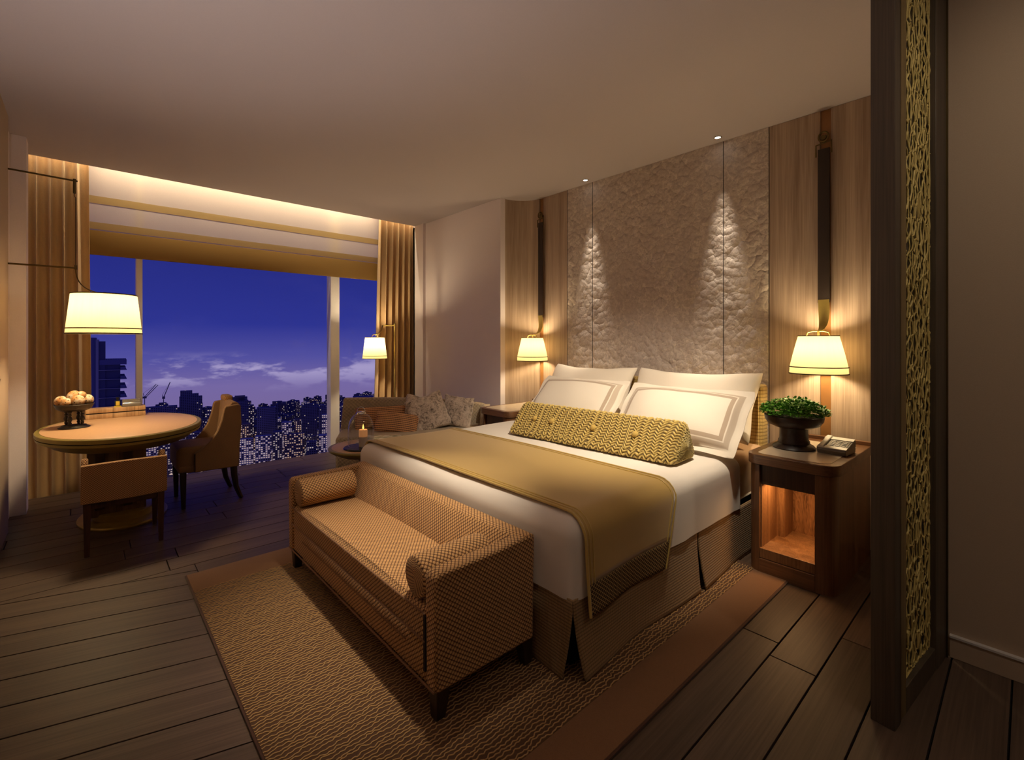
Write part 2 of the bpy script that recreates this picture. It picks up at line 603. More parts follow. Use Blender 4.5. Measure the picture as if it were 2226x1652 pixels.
M['headboard'] = weave('headboard_fabric', (0.26, 0.165, 0.045), (0.55, 0.39, 0.13), pitch=0.007, rot=0, asp=0.3, bump=0.4)
M['button'] = cloth('mustard_button', (0.50, 0.34, 0.08), scale=1400, amt=0.2)
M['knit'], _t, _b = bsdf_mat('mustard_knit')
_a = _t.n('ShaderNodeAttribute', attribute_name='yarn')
_t.set(_b.inputs['Base Color'], _t.ramp(_a.outputs['Fac'], [(0.10, (0.10, 0.060, 0.012)), (0.45, (0.46, 0.32, 0.075)), (0.9, (0.72, 0.55, 0.18))]))  # colour darkens with stitch depth, imitating shade in the grooves
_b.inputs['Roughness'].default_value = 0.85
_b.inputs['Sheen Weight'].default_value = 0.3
M['curtain'] = cloth('tan_curtain', (0.60, 0.415, 0.225), scale=420, amt=0.16, bump=0.3, big=0.2)
M['brass'] = plain('aged_brass', (0.52, 0.40, 0.11), 0.4, metal=0.6, noise_amt=0.15, nscale=25)
M['brass_dark'] = plain('dark_brass', (0.16, 0.115, 0.045), 0.4, metal=1.0, noise_amt=0.2, nscale=25)
M['trimband'] = plain('shade_band', (0.045, 0.032, 0.012), 0.6)
M['leather'] = plain('brown_leather', (0.030, 0.017, 0.011), 0.55, noise_amt=0.3, nscale=300, bump=0.4)
M['olive'] = plain('olive_gold_rim', (0.26, 0.205, 0.055), 0.4, metal=0.3, noise_amt=0.15, nscale=18)
M['tabletop'] = plain('table_leather_inlay', (0.56, 0.34, 0.19), 0.45, noise_amt=0.1, nscale=90, bump=0.1)
M['base_gold'] = plain('table_base_gold', (0.36, 0.25, 0.06), 0.4, metal=0.4, noise_amt=0.25, nscale=20)
M['pedestal'] = wood('pedestal_wood', (0.09, 0.050, 0.026), (0.27, 0.17, 0.10), 'Z', 1.0, rough=0.4)
M['riserwood'] = wood('riser_wood', (0.30, 0.17, 0.085), (0.58, 0.38, 0.21), 'Z', 1.5, rough=0.5)
M['blackgap'] = plain('black_gap', (0.006, 0.005, 0.005), 0.8)
M['iron'] = plain('black_iron', (0.018, 0.013, 0.009), 0.5, noise_amt=0.5, nscale=60, bump=0.6)
M['silver'] = plain('silver_box', (0.62, 0.60, 0.54), 0.25, metal=0.9)
M['grey'] = plain('grey_plastic', (0.17, 0.15, 0.13), 0.5)
M['offwhite'] = plain('offwhite_plastic', (0.72, 0.68, 0.60), 0.45)
M['black'] = plain('black_plastic', (0.012, 0.011, 0.011), 0.3)
M['yellow'] = plain('yellow_tag', (0.65, 0.47, 0.06), 0.4)
M['wax'] = plain('candle_wax', (0.62, 0.50, 0.38), 0.5)
M['wax_glow'] = plain('candle_wax_top', (0.80, 0.46, 0.25), 0.5, emit=(1.0, 0.40, 0.12), es=0.20)
M['flame'] = emis('candle_flame', (1.0, 0.62, 0.12), 2.2)
M['glass'] = glass_mat('window_glass', (0.97, 0.97, 1.0), 0.006)
M['dome'] = glass_mat('dome_glass', (0.90, 0.91, 0.96), 0.09)
M['tray'] = plain('dark_tray', (0.010, 0.010, 0.014), 0.2)
M['steel'] = plain('polished_steel', (0.65, 0.62, 0.58), 0.2, metal=1.0)
M['pot'] = wood('dark_pot', (0.010, 0.005, 0.003), (0.035, 0.015, 0.009), 'Z', 2.0, rough=0.4)
M['soil'] = plain('soil', (0.015, 0.010, 0.006), 0.95)
M['screenwood'] = wood('screen_wood', (0.045, 0.032, 0.020), (0.115, 0.085, 0.055), 'Z', 1.2, rough=0.5)
M['goldwood'] = wood('golden_stile', (0.13, 0.085, 0.030), (0.26, 0.18, 0.07), 'Z', 1.2, rough=0.45)
M['net'] = plain('net_gold', (0.62, 0.48, 0.16), 0.5, metal=0.1, noise_amt=0.25, nscale=30)
M['netpane'] = plain('screen_pane', (0.055, 0.045, 0.038), 0.25, noise_amt=0.6, nscale=24)
M['lamp_on'] = emis('downlight_lens', (1.0, 0.92, 0.80), 9.0)
M['led'] = emis('led_strip', (1.0, 0.80, 0.50), 3.0)
M['shade'] = shade_mat('pleated_shade', 0.22)
M['diffuser'] = plain('shade_top_disc', (0.55, 0.47, 0.34), 0.8)
M['trim_ring'] = plain('downlight_ring', (0.30, 0.25, 0.20), 0.4)


def mat_relief():
    m, t, b = bsdf_mat('embossed_wall_fabric')
    tc = t.n('ShaderNodeTexCoord')
    n0 = t.n('ShaderNodeTexNoise', i_0=tc.outputs['Object'], i_Scale=12.0, i_Detail=4.0)
    ad = t.n('ShaderNodeVectorMath', operation='MULTIPLY_ADD', i_0=n0.outputs[1], i_1=(0.06, 0.06, 0.06), i_2=tc.outputs['Object'])
    vo = t.n('ShaderNodeTexVoronoi', i_0=ad.outputs[0], i_Scale=21.0)
    vo2 = t.n('ShaderNodeTexVoronoi', i_0=ad.outputs[0], i_Scale=8.5)
    n1 = t.n('ShaderNodeTexNoise', i_0=tc.outputs['Object'], i_Scale=38.0, i_Detail=6.0, i_Roughness=0.68)
    vein_n = t.n('ShaderNodeTexNoise', i_0=ad.outputs[0], i_Scale=4.0, i_Detail=6.0, i_Roughness=0.62)
    vein = t.math('SUBTRACT', 1.0, t.sstep(t.math('ABSOLUTE', t.math('SUBTRACT', vein_n.outputs[0], 0.5)), 0.0, 0.022))
    base = t.ramp(n1.outputs[0], [(0.3, (0.46, 0.385, 0.34)), (0.7, (0.66, 0.57, 0.505))])
    col = t.mix(t.math('MULTIPLY', vein, 0.55), base, (0.80, 0.71, 0.61, 1))
    t.set(b.inputs['Base Color'], col)
    b.inputs['Roughness'].default_value = 0.7
    d1 = t.math('POWER', vo.outputs[0], 2.0)
    d2 = t.math('POWER', vo2.outputs[0], 2.0)
    h = t.math('ADD', t.math('MULTIPLY', d1, -0.9), t.math('MULTIPLY', d2, -1.3))
    h = t.math('ADD', h, t.math('MULTIPLY', n1.outputs[0], 0.45))
    bp = t.n('ShaderNodeBump', i_Strength=0.8, i_Distance=0.014, i_Height=h)
    t.set(b.inputs['Normal'], bp.outputs[0])
    return m


M['relief'] = mat_relief()


def mat_blind(name, col, alpha, trans):
    m = bpy.data.materials.new(name)
    m.use_nodes = True
    t = NT(m.node_tree)
    tc = t.n('ShaderNodeTexCoord')
    nz = t.n('ShaderNodeTexNoise', i_0=tc.outputs['Object'], i_Scale=300.0)
    c = t.mix(nz.outputs[0], tuple(x * 0.92 for x in col) + (1,), tuple(min(1, x * 1.08) for x in col) + (1,))
    d = t.n('ShaderNodeBsdfDiffuse', i_0=c)
    tl = t.n('ShaderNodeBsdfTranslucent', i_0=c)
    m1 = t.n('ShaderNodeMixShader', i_0=trans, i_1=d.outputs[0], i_2=tl.outputs[0])
    tp = t.n('ShaderNodeBsdfTransparent')
    m2 = t.n('ShaderNodeMixShader', i_0=alpha, i_1=m1.outputs[0], i_2=tp.outputs[0])
    t.n('ShaderNodeOutputMaterial', i_0=m2.outputs[0])
    return m


M['sheer'] = mat_blind('blind_sheer', (0.78, 0.68, 0.60), 0.13, 0.30)
M['sheer_band'] = mat_blind('blind_band', (0.52, 0.38, 0.18), 0.05, 0.3)
M['blind_hem'] = mat_blind('blind_hem', (0.33, 0.205, 0.075), 0.0, 0.15)


def mat_net():
    m, t, b = bsdf_mat('runner_net')
    tc = t.n('ShaderNodeTexCoord')
    mp = t.n('ShaderNodeMapping', i_0=tc.outputs['UV'], i_2=(0, 0, math.radians(52)), i_3=(1.0, 1.0, 1))
    sp = t.n('ShaderNodeSeparateXYZ', i_0=mp.outputs[0])
    k = PI / 0.0125
    a = t.math('ABSOLUTE', t.math('SINE', t.math('MULTIPLY', sp.outputs[0], k)))
    mp2 = t.n('ShaderNodeMapping', i_0=tc.outputs['UV'], i_2=(0, 0, math.radians(-52)))
    sp2 = t.n('ShaderNodeSeparateXYZ', i_0=mp2.outputs[0])
    c = t.math('ABSOLUTE', t.math('SINE', t.math('MULTIPLY', sp2.outputs[0], k)))
    f = t.math('MINIMUM', a, c)
    t.set(b.inputs['Base Color'], t.ramp(f, [(0.20, (0.44, 0.29, 0.11)), (0.42, (0.055, 0.028, 0.012))]))
    b.inputs['Roughness'].default_value = 0.7
    bp = t.n('ShaderNodeBump', i_Strength=0.7, i_Distance=-0.002, i_Height=t.sstep(f, 0.1, 0.5))
    t.set(b.inputs['Normal'], bp.outputs[0])
    return m


M['net_cloth'] = mat_net()


def mat_sham(wd, ht):
    m, t, b = bsdf_mat('bordered_pillow_sham')
    tc = t.n('ShaderNodeTexCoord')
    sp = t.n('ShaderNodeSeparateXYZ', i_0=tc.outputs['Object'])
    dx = t.math('SUBTRACT', wd / 2, t.math('ABSOLUTE', sp.outputs[0]))
    dy = t.math('SUBTRACT', ht / 2, t.math('ABSOLUTE', sp.outputs[1]))
    d = t.math('MINIMUM', dx, dy)
    b1 = t.math('MULTIPLY', t.sstep(d, 0.050, 0.053), t.math('SUBTRACT', 1.0, t.sstep(d, 0.075, 0.078)))
    b2 = t.math('MULTIPLY', t.sstep(d, 0.082, 0.084), t.math('SUBTRACT', 1.0, t.sstep(d, 0.104, 0.107)))
    f = t.math('MAXIMUM', t.math('MULTIPLY', b1, 0.75), b2)
    t.set(b.inputs['Base Color'], t.mix(f, (0.86, 0.77, 0.64, 1), (0.50, 0.39, 0.29, 1)))
    b.inputs['Roughness'].default_value = 0.85
    b.inputs['Sheen Weight'].default_value = 0.15
    return m


M['sham'] = mat_sham(0.84, 0.47)


def mat_cord():
    m, t, b = bsdf_mat('corded_cushion')
    tc = t.n('ShaderNodeTexCoord')
    sp = t.n('ShaderNodeSeparateXYZ', i_0=tc.outputs['Object'])
    a = t.math('ABSOLUTE', t.math('SINE', t.math('MULTIPLY', sp.outputs[1], PI / 0.017)))
    c = t.math('ABSOLUTE', t.math('SINE', t.math('MULTIPLY', sp.outputs[0], PI / 0.016)))
    f = t.math('ADD', t.math('MULTIPLY', a, 0.8), t.math('MULTIPLY', c, 0.2))
    t.set(b.inputs['Base Color'], t.ramp(f, [(0.35, (0.07, 0.026, 0.014)), (0.62, (0.60, 0.31, 0.14))]))
    b.inputs['Roughness'].default_value = 0.8
    bp = t.n('ShaderNodeBump', i_Strength=0.8, i_Distance=0.004, i_Height=f)
    t.set(b.inputs['Normal'], bp.outputs[0])
    return m


M['cord'] = mat_cord()


def mat_shag():
    m, t, b = bsdf_mat('crushed_fur_cushion')
    tc = t.n('ShaderNodeTexCoord')
    n0 = t.n('ShaderNodeTexNoise', i_0=tc.outputs['Object'], i_Scale=14.0, i_Detail=3.0, i_Distortion=1.6)
    n1 = t.n('ShaderNodeTexNoise', i_0=tc.outputs['Object'], i_Scale=45.0, i_Detail=4.0, i_Distortion=2.0)
    f = t.math('ADD', t.math('MULTIPLY', n0.outputs[0], 0.5), t.math('MULTIPLY', n1.outputs[0], 0.5))
    t.set(b.inputs['Base Color'], t.ramp(f, [(0.36, (0.11, 0.075, 0.055)), (0.52, (0.56, 0.46, 0.38)), (0.7, (0.72, 0.62, 0.53))]))
    b.inputs['Roughness'].default_value = 0.8
    b.inputs['Sheen Weight'].default_value = 0.4
    bp = t.n('ShaderNodeBump', i_Strength=0.8, i_Distance=0.01, i_Height=f)
    t.set(b.inputs['Normal'], bp.outputs[0])
    return m


M['shag'] = mat_shag()


def mat_speckle():
    m, t, b = bsdf_mat('speckled_ball')
    tc = t.n('ShaderNodeTexCoord')
    oi = t.n('ShaderNodeObjectInfo')
    n0 = t.n('ShaderNodeTexNoise', i_0=tc.outputs['Object'], i_Scale=22.0, i_Detail=2.0)
    vo = t.n('ShaderNodeTexVoronoi', i_0=tc.outputs['Object'], i_Scale=75.0)
    c0 = t.mix(t.sstep(n0.outputs[0], 0.4, 0.62), (0.66, 0.56, 0.42, 1), (0.50, 0.24, 0.08, 1))
    t.set(b.inputs['Base Color'], t.mix(t.math('SUBTRACT', 1.0, t.sstep(vo.outputs[0], 0.22, 0.34)), c0, (0.06, 0.03, 0.015, 1)))
    b.inputs['Roughness'].default_value = 0.6
    return m


M['speckle'] = mat_speckle()


def mat_leaf():
    m, t, b = bsdf_mat('herb_leaf')
    tc = t.n('ShaderNodeTexCoord')
    nz = t.n('ShaderNodeTexNoise', i_0=tc.outputs['Object'], i_Scale=60.0)
    t.set(b.inputs['Base Color'], t.ramp(nz.outputs[0], [(0.35, (0.03, 0.17, 0.012)), (0.65, (0.20, 0.55, 0.040))]))
    b.inputs['Roughness'].default_value = 0.45
    b.inputs['Subsurface Weight'].default_value = 0.0
    return m


M['leaf'] = mat_leaf()


def mat_magazine():
    m, t, b = bsdf_mat('magazine_cover')
    tc = t.n('ShaderNodeTexCoord')
    nz = t.n('ShaderNodeTexNoise', i_0=tc.outputs['Object'], i_Scale=16.0, i_Detail=3.0)
    t.set(b.inputs['Base Color'], t.ramp(nz.outputs[0], [(0.40, (0.16, 0.19, 0.10)), (0.50, (0.42, 0.40, 0.28)), (0.58, (0.75, 0.72, 0.62))]))
    b.inputs['Roughness'].default_value = 0.35
    return m


M['magazine'] = mat_magazine()


def mat_city(name, wall, lit=0.35, cw=3.2, ch=3.1, strength=0.5, tint=(1.0, 0.78, 0.62), fx=0.55, fz=0.45):
    """night facade: real wall colour, lit windows on a storey grid (object space, metres)"""
    m, t, b = bsdf_mat(name)
    tc = t.n('ShaderNodeTexCoord')
    oi = t.n('ShaderNodeObjectInfo')
    sp = t.n('ShaderNodeSeparateXYZ', i_0=tc.outputs['Object'])
    ge = t.n('ShaderNodeNewGeometry')
    vt = t.n('ShaderNodeVectorTransform', vector_type='NORMAL', convert_from='WORLD', convert_to='OBJECT', i_0=ge.outputs['True Normal'])
    sn = t.n('ShaderNodeSeparateXYZ', i_0=vt.outputs[0])
    isx = t.math('GREATER_THAN', t.math('ABSOLUTE', sn.outputs[0]), 0.5)
    wall_ = t.math('LESS_THAN', t.math('ABSOLUTE', sn.outputs[2]), 0.5)
    along = t.math('ADD', t.math('MULTIPLY', isx, sp.outputs[1]), t.math('MULTIPLY', t.math('SUBTRACT', 1.0, isx), sp.outputs[0]))
    a = t.math('DIVIDE', along, cw)
    z = t.math('DIVIDE', sp.outputs[2], ch)
    ci = t.n('ShaderNodeCombineXYZ', i_0=t.math('FLOOR', a), i_1=t.math('FLOOR', z), i_2=t.math('ADD', t.math('MULTIPLY', oi.outputs['Random'], 91.0), t.math('MULTIPLY', isx, 7.0)))
    wn = t.n('ShaderNodeTexWhiteNoise', i_0=ci.outputs[0])
    fa = t.math('LESS_THAN', t.math('FRACT', a), fx)
    fb = t.math('LESS_THAN', t.math('FRACT', z), fz)
    win = t.math('MULTIPLY', t.math('MULTIPLY', fa, fb), wall_)
    on = t.math('LESS_THAN', wn.outputs[0], lit)
    colr = t.mix(wn.outputs[0], (*tint, 1), (1.0, 0.86, 0.90, 1))
    t.set(b.inputs['Base Color'], t.mix(win, (*wall, 1), (0.012, 0.012, 0.03, 1)))
    b.inputs['Roughness'].default_value = 0.7
    t.set(b.inputs['Emission Color'], colr)
    t.set(b.inputs['Emission Strength'], t.math('MULTIPLY', t.math('MULTIPLY', win, on), strength))
    return m


M['city_dark'] = mat_city('city_dark', (0.16, 0.15, 0.34), 0.03, strength=0.4)
M['city_mid'] = mat_city('city_mid', (0.20, 0.17, 0.28), 0.42, strength=0.45, cw=3.2, ch=3.2, fx=0.6, fz=0.5)
M['city_lit'] = mat_city('city_lit', (0.60, 0.52, 0.60), 0.72, strength=0.42, cw=3.3, ch=3.3, fx=0.70, fz=0.55, tint=(0.95, 0.66, 0.62))
M['city_warm'] = mat_city('city_warm', (0.30, 0.20, 0.22), 0.5, strength=0.50, cw=3.2, ch=3.2, fx=0.6, fz=0.5, tint=(1.0, 0.58, 0.30))
M['city_far'] = mat_city('city_far', (0.17, 0.15, 0.30), 0.14, strength=0.40, cw=3.4, ch=3.4, fx=0.55, fz=0.5)
M['tower_wall'] = plain('tower_wall', (0.14, 0.14, 0.34), 0.6)
M['tower_slab'] = plain('tower_slab', (0.42, 0.38, 0.50), 0.6)
M['tower_glass'] = plain('tower_glass', (0.07, 0.07, 0.20), 0.5)
M['crane'] = plain('crane_steel', (0.16, 0.14, 0.24), 0.6)
def mat_ground():
    m, t, b = bsdf_mat('city_ground')
    tc = t.n('ShaderNodeTexCoord')
    vo = t.n('ShaderNodeTexVoronoi', i_0=tc.outputs['Object'], i_Scale=0.085)
    nz = t.n('ShaderNodeTexNoise', i_0=tc.outputs['Object'], i_Scale=0.02, i_Detail=3.0)
    b.inputs['Base Color'].default_value = (0.16, 0.13, 0.20, 1)
    b.inputs['Roughness'].default_value = 0.9
    lampdot = t.math('MULTIPLY', t.math('LESS_THAN', vo.outputs[0], 0.24), t.math('GREATER_THAN', nz.outputs[0], 0.42))
    t.set(b.inputs['Emission Color'], t.mix(nz.outputs[0], (1.0, 0.55, 0.25, 1), (1.0, 0.80, 0.70, 1)))
    t.set(b.inputs['Emission Strength'], t.math('MULTIPLY', lampdot, 0.8))     # street lamps
    return m


M['cityground'] = mat_ground()

for _k in ('city_dark', 'city_far', 'city_mid', 'city_lit', 'city_warm', 'cityground', 'flame', 'wax_glow'):
    M[_k].cycles.emission_sampling = 'NONE'      # far too faint to light the room: no need to sample them

# ================================================================== STRUCTURE
# ---- floor: dark bed, planks as parts
FLOOR_END = 5.31
floor = struct(MB().box(-1.6, 3.6, -1.8, FLOOR_END, -0.10, -0.02).build('floor', M['subfloor'], smooth=False))


def clip(poly, nx, ny, c):
    """keep nx*x+ny*y<=c"""
    out = []
    for i in range(len(poly)):
        p, q = poly[i], poly[(i + 1) % len(poly)]
        a, b_ = nx * p[0] + ny * p[1] - c, nx * q[0] + ny * q[1] - c
        if a <= 0:
            out.append(p)
        if (a < 0 < b_) or (b_ < 0 < a):
            s = a / (a - b_)
            out.append((p[0] + (q[0] - p[0]) * s, p[1] + (q[1] - p[1]) * s))
    return out


def area(p):
    return abs(sum(p[i][0] * p[(i + 1) % len(p)][1] - p[(i + 1) % len(p)][0] * p[i][1] for i in range(len(p)))) / 2


def plank(poly, loc, rz):
    if len(poly) < 3 or area(poly) < 0.002:
        return
    c_, s_ = math.cos(-rz), math.sin(-rz)
    loc2 = [((x - loc[0]) * c_ - (y - loc[1]) * s_, (x - loc[0]) * s_ + (y - loc[1]) * c_) for x, y in poly]
    o = MB().prism(loc2, -0.02, 0.0).build('plank', M['plank'], floor, smooth=False, bevel=0.0012)
    o.location = (loc[0], loc[1], 0)
    o.rotation_euler = (0, 0, rz)


GAP = 0.0028
SL = -0.30                      # the hall boards meet the bedroom boards along this slope
ROT = math.atan(SL)
pw = 0.1633
k0 = int((-1.8 - 0.208) / pw) - 1
rr = random.Random(3)
for k in range(k0, 40):
    ya, yb = 0.208 + k * pw + GAP, 0.208 + (k + 1) * pw - GAP
    ya, yb = max(ya, -1.8), min(yb, FLOOR_END)
    if yb - ya < 0.01:
        continue
    x = -1.6 - rr.uniform(0, 1.3)
    while x < 3.6:
        L = rr.choice((1.1, 1.45, 1.8))
        xa, xb = max(x, -1.6), min(x + L - 2 * GAP, 3.6)
        x += L
        if xb - xa < 0.05:
            continue
        q = [(xa, ya), (xb, ya), (xb, yb), (xa, yb)]
        ctr = ((xa + xb) / 2, (ya + yb) / 2)
        if ya > 3.68:
            plank(q, ctr, 0)
        elif ya >= 3.05:
            plank(clip(q, SL, -1, -(3.05 - SL * 0.45) - 0.004), ctr, 0)
        else:
            right = clip(q, -1, 0, -0.45)           # x >= .45
            plank(right, ctr, 0)
            left = clip(clip(q, 1, 0, 0.45 - GAP), SL, -1, -(3.05 - SL * 0.45) - 0.004)
            plank(left, ctr, 0)
# boards of the hall side, laid at a slight angle
nx_, ny_ = -math.sin(ROT), math.cos(ROT)
pwr = 0.182 * math.cos(ROT)
c_anchor = nx_ * 0.39 + ny_ * 1.811
c_top = nx_ * 0.45 + ny_ * 3.05
dx_, dy_ = math.cos(ROT), math.sin(ROT)
for k in range(-22, 9):
    ca, cb = c_anchor + k * pwr + GAP, c_anchor + (k + 1) * pwr - GAP
    s0 = -2.6 - rr.uniform(0, 1.2)
    while s0 < 2.6:
        L = rr.choice((4.2, 4.8))
        q = [(dx_ * s + nx_ * c, dy_ * s + ny_ * c) for s, c in ((s0, ca), (s0 + L - 2 * GAP, ca), (s0 + L - 2 * GAP, cb), (s0, cb))]
        s0 += L
        q2 = clip(clip(clip(clip(q, 1, 0, 0.45 - GAP), -1, 0, 1.6), 0, -1, 1.8), nx_, ny_, c_top - GAP)
        if len(q2) >= 3:
            plank(q2, (sum(p[0] for p in q2) / len(q2), sum(p[1] for p in q2) / len(q2)), ROT)

# ---- ceiling with curtain pocket at the window
struct(MB().box(-1.6, 3.9, -1.8, 5.30, HC, HC + 0.12).build('ceiling', M['ceiling'], smooth=False))
pk = MB()
pk.box(-0.85, 3.30, 5.18, 5.30, HC + 0.12, 2.98)
pk.box(-0.85, 3.30, 5.30, 5.75, 2.96, 3.02)
pk.box(-0.85, 3.30, 5.70, 5.75, 2.86, 2.96)
struct(pk.build('trim_1', M['white'], smooth=False))

# ---- walls
struct(MB().box(-1.6, -0.38, -1.8, 4.50, 0, HC).build('wall_left', M['wall_dim'], smooth=False))
struct(MB().box(-0.90, -0.405, 4.53, 4.86, 0, HC).box(-0.90, -0.322, 4.86, 5.02, 0, HC).build('wall_column', M['wall'], smooth=False))
struct(MB().box(-0.90, -0.43, 5.02, 5.75, -0.12, 2.98).build('wall_window_left', M['wall'], smooth=False))
struct(MB().box(3.155, 3.50, 3.66, 5.75, 0, HC).box(3.155, 3.50, 5.30, 5.75, -0.12, 2.98).build('wall_side', M['wall'], smooth=False))
struct(MB().box(3.118, 3.155, 5.10, 5.30, 0, HC).build('trim_2', M['wall'], smooth=False, bevel=0.003))
struct(MB().box(3.50, 3.80, -0.4, 4.0, 0, HC).build('wall_headboard', M['wall_dim'], smooth=False))
struct(MB().box(2.545, 3.50, -1.8, 0.222, 0, HC).build('wall_right', M['wall_dim'], smooth=False))
struct(MB().box(-1.6, 3.6, -1.95, -1.8, 0, HC).build('wall_back', M['wall_dim'], smooth=False))
bb = struct(MB().box(2.528, 2.545, -1.8, 0.215, 0.0, 0.082).build('baseboard_right', M['wall_dim'], smooth=False, bevel=0.002))
MB().box(2.524, 2.545, -1.8, 0.215, 0.080, 0.088).build('cap_strip', M['white'], bb, smooth=False)

# ---- headboard wall cladding
clad = struct(MB().box(3.488, 3.50, 0.60, 3.46, 0, HC).build('wall_cladding', M['slot'], smooth=False))


def panel(name, y0, y1, mat, t=0.022):
    return MB().box(3.475, 3.475 + t, y0, y1, 0, HC - 0.001).build(name, mat, clad, smooth=False, bevel=0.002)


panel('veneer_panel', 0.23, 0.844, M['veneer'])
panel('veneer_panel', 0.902, 1.204, M['veneer'])
panel('veneer_panel', 3.034, 3.355, M['veneer'])
# curved veneer running out to the side wall
arc = []
for k in range(17):
    a = PI / 2 * k / 16
    arc.append((3.155 + 0.32 * math.cos(a), 3.42 + 0.245 * math.sin(a)))
poly = [(3.497, 3.412)] + [(3.475, 3.412)] + arc + [(3.158, 3.664), (3.497, 3.664)]
MB().prism(poly, 0, HC - 0.001).build('curved_veneer_panel', M['veneer'], clad, angle=30)


# embossed upholstered panels: displaced relief
def emboss(y0, y1):
    nu, nv = int((y1 - y0) / 0.011), int(HC / 0.011)

    def fn(u, v):
        y, z = y0 + (y1 - y0) * u, (HC - 0.001) * v
        e = min(1.0, min(u, 1 - u) * (y1 - y0) / 0.012)
        p = Vector((0, y * 8.5, z * 8.5))
        q = p + 0.55 * Vector((0, noise.noise(p * 0.6), noise.noise(p * 0.6 + Vector((5, 3, 1)))))
        d, _ = noise.voronoi(q)
        h = 1.0 - 1.2 * d[0] * d[0] + 0.25 * noise.noise(p * 2.3)
        # shell-like overlap: tilt each scale downwards
        return (3.4755 - 0.0042 * h * e, y, z)
    return MB().grid(fn, nu, nv).build('embossed_panel', M['relief'], clad, angle=80)


emboss(1.208, 1.5165)
emboss(1.5195, 2.7215)
emboss(2.7245, 3.031)
for y in (1.206, 1.518, 2.723, 3.0325):
    MB().box(3.4745, 3.486, y - 0.0022, y + 0.0022, 0, HC - 0.001).build('joint_strip', M['blackgap'], clad, smooth=False)

# ---- window: frame, mullions, glass, sill channel
win = struct(MB().box(-0.43, 3.155, 5.31, 5.75, -0.14, -0.11).build('window_1', M['white'], smooth=False))
MB().box(-0.43, 3.155, 5.54, 5.62, 2.86, 2.92).build('head_rail', M['mullion'], win, smooth=False)
MB().box(-0.43, 3.155, 5.54, 5.62, -0.12, -0.075).build('sill_rail', M['mullion'], win, smooth=False)
for (x0, x1) in ((0.338, 0.385), (2.125, 2.232)):
    MB().box(x0, x1, 5.52, 5.64, -0.11, 2.90).build('mullion', M['mullion'], win, smooth=False, bevel=0.004)
for (x0, x1) in ((-0.43, 0.34), (0.38, 2.13), (2.228, 3.155)):
    MB().box(x0, x1, 5.578, 5.584, -0.09, 2.88).build('pane', M['glass'], win, smooth=False)

# ---- light fittings in the ceiling
for i, (x, y, wt, cone, blend, aim) in enumerate(DOWN):
    names = ['small recessed ceiling downlight over the right wall seam, lit', 'small recessed ceiling downlight over the left wall seam, lit',
             'recessed downlight above the woven bench, just outside the frame', 'recessed downlight above the floor beside the bed, outside the frame',
             'recessed downlight above the hall beside the left wall, behind the camera', 'recessed downlight in the hall ceiling behind the camera', 'recessed downlight above the hall by the right wall']
    t = thing('ceiling_downlight', names[i], 'downlight', (x, y, HC), group='recessed downlights')
    r = 0.020 if i < 2 else 0.03
    MB().lathe([(r, 0.0), (r, -0.004), (r + 0.008, -0.004), (r + 0.009, 0.0)], 24, cap=False).build('ring', M['trim_ring'], t)
    MB().lathe([(0.001, -0.001), (r, -0.001)], 24, cap=False).build('lens', M['lamp_on'], t)
    rot = (0, 0, 0)
    if aim:
        rot = Vector((aim[0] - x, aim[1] - y, aim[2] - HC)).to_track_quat('-Z', 'Y').to_euler()
    light('spot', 'SPOT', (0, 0, -0.01), wt, WARM2, t, spot_size=math.radians(cone), spot_blend=blend, shadow_soft_size=0.03, rot=rot)
for i, (x, y, z, wt, rz) in enumerate(UP):
    t = thing('wall_uplight', ['half-bowl wall uplight on the left hall wall beside the camera', 'half-bowl wall uplight on the left hall wall behind the camera', 'half-bowl wall uplight on the rear hall wall'][i], 'wall lamp', (x, y, z), rz, 'hall uplights')
    MB().rbox(0.0, 0.015, -0.05, 0.05, -0.08, 0.05, 0.003).build('backplate', M['brass'], t)
    MB().lathe([(0.02, -0.06), (0.06, -0.045), (0.09, -0.01), (0.105, 0.05), (0.100, 0.05), (0.085, -0.005), (0.055, -0.035), (0.015, -0.05)], 28, (0.11, 0, 0)).build('bowl', M['brass'], t)
    light('uplight', 'SPOT', (0.11, 0, 0.0), wt, SOFT, t, spot_size=math.radians(150), spot_blend=0.6, shadow_soft_size=0.04, rot=(PI, 0, 0))
led = tag(MB().rbox(-0.42, 3.14, 5.31, 5.325, 2.925, 2.935, 0.002).build('light_strip', M['led']), 'warm light strip hidden in the curtain pocket above the window', 'light strip')

# ================================================================== RIGHT SCREEN
RS = math.atan2(0.223 - 0.292, 2.533 - 1.925)
scr = thing('partition_screen', 'tall dark wood partition screen with gold net panel beside the right wall', 'screen', (1.915, 0.290, 0), RS)
LS = 0.618                      # length
TH = 0.066
MB().box(0, 0.050, 0, TH, 0, HC - 0.002).build('post', M['screenwood'], scr, smooth=False, bevel=0.002)
MB().box(0.056, 0.068, 0.002, TH, 0, HC - 0.002).box(0.050, 0.056, 0.006, TH - 0.006, 0, HC - 0.002).build('brass_edge', M['brass_dark'], scr, smooth=False, bevel=0.001)
MB().box(0.068, 0.125, 0.004, TH - 0.004, 0, HC - 0.002).build('stile', M['goldwood'], scr, smooth=False, bevel=0.002)
MB().box(LS - 0.150, LS, 0.002, TH, 0, HC - 0.002).build('stile', M['screenwood'], scr, smooth=False, bevel=0.002)
MB().box(LS - 0.012, LS - 0.004, -0.003, 0.002, 0, HC - 0.002).build('brass_edge', M['brass_dark'], scr, smooth=False)
MB().box(0.125, LS - 0.150, 0.004, TH - 0.004, 0, 0.085).build('bottom_rail', M['screenwood'], scr, smooth=False, bevel=0.002)
